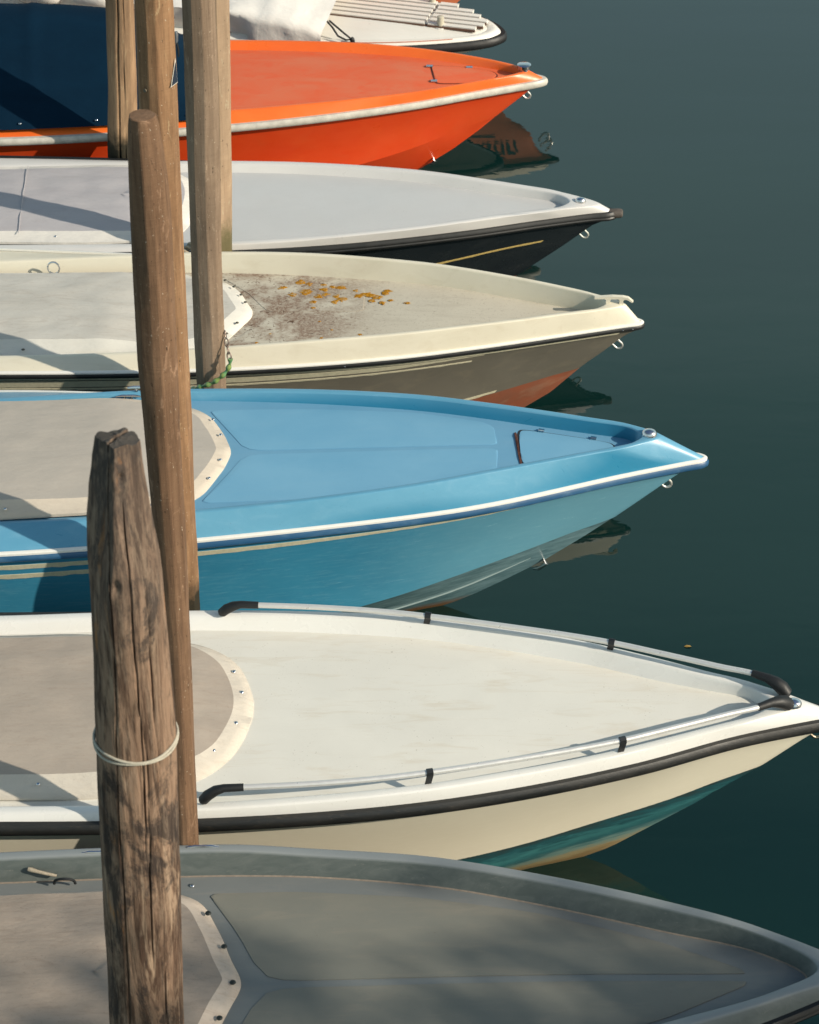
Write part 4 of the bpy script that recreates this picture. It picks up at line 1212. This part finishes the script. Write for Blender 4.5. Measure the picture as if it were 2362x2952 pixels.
def round_log(label, Y, prof, mat, cracks, planes=(), seed=0, n=150, dz=.03, knots=(), notch=None, lump=.006):
    root = empty('mooring_post', (prof[0][1], Y, 0))
    tag(root, label, 'post', 'wooden mooring posts')
    ox = prof[0][1]
    def at(z, c):
        for a, b in zip(prof, prof[1:]):
            if a[0] <= z <= b[0]:
                f = (z - a[0]) / (b[0] - a[0]); f = f * f * (3 - 2 * f) * .5 + f * .5
                return a[c] + (b[c] - a[c]) * f
        return prof[-1][c]
    V = []; F = []; zt = prof[-1][0]
    nz = int((zt - prof[0][0]) / dz); ring = 0
    for i in range(nz + 1):
        z = prof[0][0] + (zt - prof[0][0]) * i / nz
        r0 = at(z, 2)
        for k in range(n):
            an = 2 * math.pi * k / n
            r = r0 + lump * mn.noise(Vector((math.cos(an) * 1.3, math.sin(an) * 1.3, z * 1.7 + seed))) + .003 * mn.noise(Vector((math.cos(an) * 5, math.sin(an) * 5, z * 1.5 + seed)))
            r += .0016 * mn.noise(Vector((math.cos(an) * 24, math.sin(an) * 24, z * 2.2 + seed)))
            for (pa, d0, sl, zlo) in planes:
                if z > zlo:
                    c = math.cos(an - R(pa))
                    if c > .05: r = min(r, (d0 + sl * (zt - z) + .002 * mn.noise(Vector((z * 5, an * 3, pa)))) / c)
            for (ca, w, dep, z0, z1, wob) in cracks:
                if z0 < z < z1:
                    th = R(ca) + wob * mn.noise(Vector((z * 1.1, ca, seed))) + wob * .25 * mn.noise(Vector((z * 5, ca, seed)))
                    dd = (an - th + math.pi) % (2 * math.pi) - math.pi
                    env = min(1, (z - z0) / .25, (z1 - z) / .12 + .15) * (.75 + .6 * mn.noise(Vector((z * 3, ca, 4))))
                    r -= dep * max(env, .15) * math.exp(-(dd / w) ** 2)
            for (ka, kz, kr, kd) in knots:
                dd = ((an - R(ka) + math.pi) % (2 * math.pi) - math.pi) * r0; q = math.hypot(dd, (z - kz) * .6)
                r += kd * (math.exp(-((q - kr) / (kr * .45)) ** 2) - 1.6 * math.exp(-(q / (kr * .5)) ** 2))
            zz = z
            if i == nz:
                zz += .012 * mn.noise(Vector((math.cos(an) * 2, math.sin(an) * 2, seed))) - .010 * math.sin(an)
                if notch is not None:
                    for na in (notch, notch + 180):
                        dd = abs((an - R(na) + math.pi) % (2 * math.pi) - math.pi)
                        if dd < .10: zz -= .045 * (1 - dd / .10)
            V.append(Vector((at(z, 1) - ox + r * math.cos(an), r * math.sin(an), zz)))
    for i in range(nz):
        for k in range(n):
            F.append((i * n + k, i * n + (k + 1) % n, (i + 1) * n + (k + 1) % n, (i + 1) * n + k))
    # rough end grain with a split across it
    cx = at(zt, 1) - ox; rings = 7
    last = [nz * n + k for k in range(n)]
    for q in range(1, rings + 1):
        f = 1 - q / rings; cur = []
        if q == rings:
            V.append(Vector((cx, 0, zt + .004 - (.035 if notch is not None else 0)))); ci = len(V) - 1
            for k in range(n): F.append((last[k], last[(k + 1) % n], ci))
        else:
            for k in range(n):
                e = V[nz * n + k]; an = 2 * math.pi * k / n
                p = Vector((cx + (e.x - cx) * f, e.y * f, zt + .010 * (1 - f) + (e.z - zt) * f * .8 + .006 * mn.noise(Vector((e.x * 40, e.y * 40 * f, 3)))))
                if notch is not None:
                    s_ = abs(math.sin(an - R(notch))) * f * .09
                    if s_ < .007: p.z -= .05 * (1 - s_ / .007)
                V.append(p); cur.append(len(V) - 1)
            for k in range(n): F.append((last[k], last[(k + 1) % n], cur[(k + 1) % n], cur[k]))
            last = cur
    mesh_obj('shaft', V, F, mat, root, sharp=50)
    return root

def bigwood():
    t = NT('rough split timber')
    a = t.noise(6, 7, .72, (1, 1, .12), 1.4)
    col = t.mix(t.ramp(a, [(.42, 0), (.54, 1)]), (.085, .050, .033), (.30, .195, .130))
    b = t.noise(30, 7, .8, (1, 1, .055), .5)
    col = t.mix(t.ramp(b, [(.49, 0), (.58, .85)]), col, (.060, .036, .024))
    c = t.noise(13, 5, .72, (1, 1, .10), .9)
    col = t.mix(t.ramp(c, [(.54, 0), (.63, .8)]), col, (.40, .285, .195))
    o = t.noise(9, 5, .7, (1, 1, .15), .6)
    col = t.mix(t.ramp(o, [(.61, 0), (.67, .75)]), col, (.46, .19, .05))
    d = t.noise(4.2, 7, .74, (1, 1, .45), 1.1)
    col = t.mix(t.ramp(d, [(.50, 0), (.58, .88)]), col, (.040, .031, .027))
    hz_ = t.sep()[2]
    up = t.n('ShaderNodeMapRange', interpolation_type='SMOOTHSTEP'); up.inputs[1].default_value = 3.9; up.inputs[2].default_value = 4.5
    t.l(t.math('ADD', hz_, t.math('MULTIPLY', t.noise(9, 5, .7, (1, 1, .3)), .5)), up.inputs[0])
    col = t.mix(t.math('MULTIPLY', up.outputs[0], .42), col, (.10, .082, .070))
    e = t.noise(55, 5, .8, (1, 1, .12), .3)
    col = t.mix(t.ramp(e, [(.50, 0), (.66, .45)]), col, (.34, .25, .18))
    g = t.n('ShaderNodeNewGeometry')
    top = t.n('ShaderNodeSeparateXYZ'); t.l(g.outputs['True Normal'], top.inputs[0])
    col = t.mix(t.ramp(top.outputs[2], [(.6, 0), (.85, 1)]), col, (.085, .074, .064))
    n = t.bump(b, 1.0, .008); n = t.bump(a, .7, .010, n); n = t.bump(e, .6, .003, n)
    return t.fin(col, .85, n, spec=.25)
mat_big = bigwood()
p1 = round_log('thick rough timber post with a split top in the foreground', 6.6,
    [(-1.2, -1.16, .150), (1.2, -1.068, .149), (1.83, -1.045, .148), (2.32, -1.028, .147), (2.78, -1.012, .148), (3.04, -1.002, .149), (3.38, -.990, .145), (3.78, -.980, .131), (4.02, -.976, .128), (4.18, -.976, .127), (4.31, -.978, .119), (4.43, -.976, .105), (4.55, -.972, .088), (4.645, -.966, .078)],
    mat_big, [(250, .013, .026, .8, 4.62, .07), (284, .014, .030, 2.9, 4.45, .13), (290, .012, .022, 2.2, 3.5, .08), (310, .012, .020, .8, 2.3, .08), (308, .012, .02, 3.3, 4.1, .10)],
    planes=[(218, .048, .105, 3.90), (300, .066, .115, 4.0), (20, .068, .10, 4.1), (110, .065, .1, 4.1)], seed=3, n=200, dz=.02, knots=[(282, 4.54, .022, .008), (262, 4.12, .03, .006)], notch=62)
p0 = round_log('round bleached log post split by a long dark crack, beside the navy cover', 16.12,
    [(-1.2, -2.18, .110), (.67, -2.137, .110), (1.41, -2.094, .106), (1.98, -2.070, .099), (3.2, -2.02, .094)],
    w_bark, [(264, .045, .035, -.5, 3.1, .06), (287, .025, .015, .2, 2.6, .10)], seed=11, n=90, dz=.04)

# cord round the big post
mat_cord = plain('weathered white cord', (.50, .46, .37), .9, 0, .5, .3, 90)
tn = random.Random(4)
cord_V = MB()
for lp in range(2):
    pts = []
    for k in range(72):
        a = 2 * math.pi * k / 72
        pts.append(Vector((-.990 + .151 * math.cos(a), 6.6 + .151 * math.sin(a), 3.345 + (.012 * lp) + .010 * math.sin(a + .5 + lp * .5) + .006 * math.sin(3 * a + lp * 2) - .012 * (1 if lp else .2) * math.cos(a))))
    cord_V.tube(pts, .0052, 8, closed=True)
tag(cord_V.build('cord', mat_cord), 'thin white cord looped twice round the thick rough post', 'cord')

# sticker, disc and hanging clip
mat_stk = plain('navy sticker', (.02, .03, .05), .5); mat_edge = plain('white sticker edge', (.6, .58, .52), .5)
def on_post(cx, Y, r, an, z): return Vector((cx + r * math.cos(an), Y + r * math.sin(an), z))
prt = p3
V = [on_post(-1.203 - prt.location.x, 0, .0975, R(a), z) for a, z in ((-46, 4.03), (-8, 4.03), (-16, 4.165))]
mesh_obj('sticker', V, [(0, 1, 2)], mat_edge, prt, smooth=False)
V = [on_post(-1.203 - prt.location.x, 0, .0985, R(a), z) for a, z in ((-41, 4.036), (-11, 4.036), (-17, 4.145))]
mesh_obj('sticker_print', V, [(0, 1, 2)], mat_stk, prt, smooth=False)
disc = MB().tube([on_post(-1.207 - prt.location.x, 0, .088, R(-122), 4.02), on_post(-1.207 - prt.location.x, 0, .0985, R(-122), 4.02)], .009, 12)
disc.build('round_tag', plain('dull metal tag', (.20, .17, .13), .6, .6), prt)
clip = empty('hanging_clip', (-1.318, 12.58, 3.17))
tag(clip, 'black clip hanging on a wire beside the weathered post', 'clip')
MB().tube([(-.0, .02, .26), (-.018, .0, .255), (-.020, 0, .22), (-.006, 0, .185), (.006, 0, .175)], .003, 6).build('wire', rubber, clip)
MB().tube([(.004, 0, .185), (.006, 0, .17), (.004, 0, .13), (.0, 0, .11)], [.008, .011, .010, .006], 8).build('swivel', plain('dull steel', (.35, .36, .38), .4, .8), clip)
MB().tube([(-.004, 0, .12), (-.010, 0, .06), (-.012, 0, .0), (-.008, 0, -.03)], [.008, .012, .010, .005], 8, flat=.6).build('clip_arm', rubber, clip)
MB().tube([(.006, 0, .12), (.012, 0, .07), (.010, 0, .03)], [.008, .011, .005], 8, flat=.6).build('clip_arm', rubber, clip)

# chain in a green sleeve round the foot of the weathered post
chn = empty('mooring_chain', (0, 0, 0))
tag(chn, 'rusty mooring chain in a green plastic sleeve round the weathered post', 'chain')
mat_link = plain('rusty chain link', (.30, .24, .20), .5, .8, .2, .5, 60)
t = NT('translucent green sleeve')
mat_sleeve = t.fin(t.mix(t.ramp(t.noise(26, 3, .5), [(.4, 0), (.6, 1)]), (.10, .26, .12), (.22, .30, .08)), .25)
t.b.inputs['Coat Weight'].default_value = .4
lp_ = []
CP = [(-1.129, 12.62, 1.335), (-1.119, 12.58, 1.300), (-1.112, 12.555, 1.265), (-1.104, 12.53, 1.232)]
for k, (x, y, z) in enumerate(CP):
    d = (Vector(CP[min(k + 1, 3)]) - Vector(CP[max(k - 1, 0)])).normalized()
    s_ = d.cross(Vector((0, 1, 0)) if k % 2 else Vector((.3, 1, .2))).normalized() if k % 2 else Vector((0, 1, 0)).cross(d).cross(d).normalized()
    ring = [Vector((x, y, z)) + d * math.cos(a) * .026 + s_ * math.sin(a) * .012 for a in [2 * math.pi * q / 16 for q in range(16)]]
    MB().tube(ring, .0048, 6, closed=True).build('chain_link', mat_link, chn)
SP = [(-1.098, 12.52, 1.222), (-1.100, 12.515, 1.19), (-1.115, 12.51, 1.15), (-1.153, 12.50, 1.106), (-1.208, 12.50, 1.060), (-1.263, 12.51, 1.032), (-1.313, 12.53, 1.003), (-1.364, 12.58, .955), (-1.40, 12.66, .93), (-1.42, 12.76, .92)]
sp_ = resample([Vector(p) for p in SP], 90, 1.0)
MB().tube(sp_, [.0135 + .0045 * math.cos(k * 2 * math.pi / 9.0) for k in range(90)], 10).build('sleeve', mat_sleeve, chn)
# knotted rope on the black boat's near rim, between posts
rp = empty('mooring_rope', (-1.53, 14.52, .835))
tag(rp, 'grey knotted mooring rope lying on the black boat rim between two posts', 'rope')
for q in range(3):
    pts = [Vector((.035 * math.cos(a + q) + .02 * q, .02 * math.sin(a) + .01 * q, .012 * math.sin(a * 2 + q) + .02 * q)) for a in [2 * math.pi * k / 20 for k in range(20)]]
    MB().tube(pts, .010, 8, closed=True).build('strand', mat_rope, rp)
# leaf afloat
lf = MB().add([(-.022, 0, .004), (-.008, .010, .007), (.012, .009, .006), (.024, 0, .004), (.010, -.010, .008), (-.010, -.009, .006)], [(0, 1, 4, 5), (1, 2, 3, 4)]).build('floating_leaf', plain('yellow leaf', (.35, .22, .05), .7), smooth=False)
lf.location = (1.665, 11.23, 0); tag(lf, 'tiny yellow leaf floating on open water beside the far handrail', 'leaf')
# stitched seam over the lilac cover
pts = []
for k in range(24):
    y = -.50 + 1.0 * k / 23
    pts.append(Vector((-4.16 - .10 * (y + .5), y, b3.dz(-4.2, y) + .085 + .025 * (1 - (y / .55) ** 2) + .004)))
MB().tube([p - Vector((0, 0, .005)) for p in pts], .0025, 6).build('seam', mat_lilac, b3.root)
# cleats half under the covers
def cleat(b, x, y, z, rz=0.0):
    mb = MB()
    rot = Matrix.Rotation(rz, 3, 'Z'); P0 = Vector((x, y, z))
    mb.tube([P0 + rot @ Vector(p) for p in ((-.075, 0, .030), (-.04, 0, .036), (.04, 0, .036), (.075, 0, .030))], [.005, .009, .009, .005], 8)
    for s_ in (-.022, .022): mb.tube([P0 + rot @ Vector((s_, 0, -.005)), P0 + rot @ Vector((s_, 0, .034))], [.011, .008], 8)
    return mb.build('cleat', chrome, b.root)
cleat(blue, -3.35, .645, 1.155); cleat(blue, -3.42, .60, 1.12)
cleat(beige, -3.30, .635, .90)
cleat(grey, -3.55, .775, 1.035); cleat(grey, -3.05, .79, 1.05)

# ================================================================== tree on the quay (throws the dappled shade)
def shade_tree():
    tr = empty('quay_tree', (14.5, -1.85, .72))
    tag(tr, 'broad leafy tree standing on the stone quay', 'tree')
    bark = wood('bark', (.10, .075, .05), (.13, .1, .07), (.06, .045, .03), 1, 0, 0, None, 0)
    leaf = plain('leaf green', (.055, .10, .03), .6, 0, 0, .3, 3)
    mb = MB()
    mb.tube([(0, 0, -.1), (.1, .05, 1.5), (.05, .1, 3.2), (.0, .0, 5.5), (0, .1, 8)], [.32, .26, .22, .14, .05], 12)
    rn = random.Random(2)
    tips = []
    for k in range(16):
        a = k * 2.4; z0 = 3.0 + k * .28; L = 3.2 - abs(z0 - 5.5) * .35
        e = Vector((math.cos(a) * L, math.sin(a) * L, z0 + 1.6))
        mb.tube([(0, 0, z0), tuple(e * .5 + Vector((0, 0, z0 * .5))), tuple(e)], [.09, .06, .02], 8); tips.append(e)
    mb.build('trunk', bark, tr)
    V = []; F = []
    C = Vector((0, 0, 7.3))
    for _ in range(CLUMPS):
        d = Vector((rn.gauss(0, 1), rn.gauss(0, 1), rn.gauss(0, 1))).normalized() * (rn.random() ** .38) * 3.9
        d.z *= 1.0
        if mn.noise(d * .75 + Vector((5, 1, 2))) < -.02 + .0: continue
        for q in range(9):
            c = C + d + Vector((rn.gauss(0, .16), rn.gauss(0, .16), rn.gauss(0, .12)))
            u = Vector((rn.gauss(0, 1), rn.gauss(0, 1), rn.gauss(0, 1))).normalized(); w = u.cross(Vector((rn.random(), rn.random(), rn.random()))).normalized()
            l = rn.uniform(.07, .13); n = len(V)
            V += [c - u * l, c + w * l * .45, c + u * l, c - w * l * .45]; F.append((n, n + 1, n + 2, n + 3))
    mesh_obj('crown', V, F, leaf, tr, smooth=False, fix=False)
CLUMPS = 5400
shade_tree()
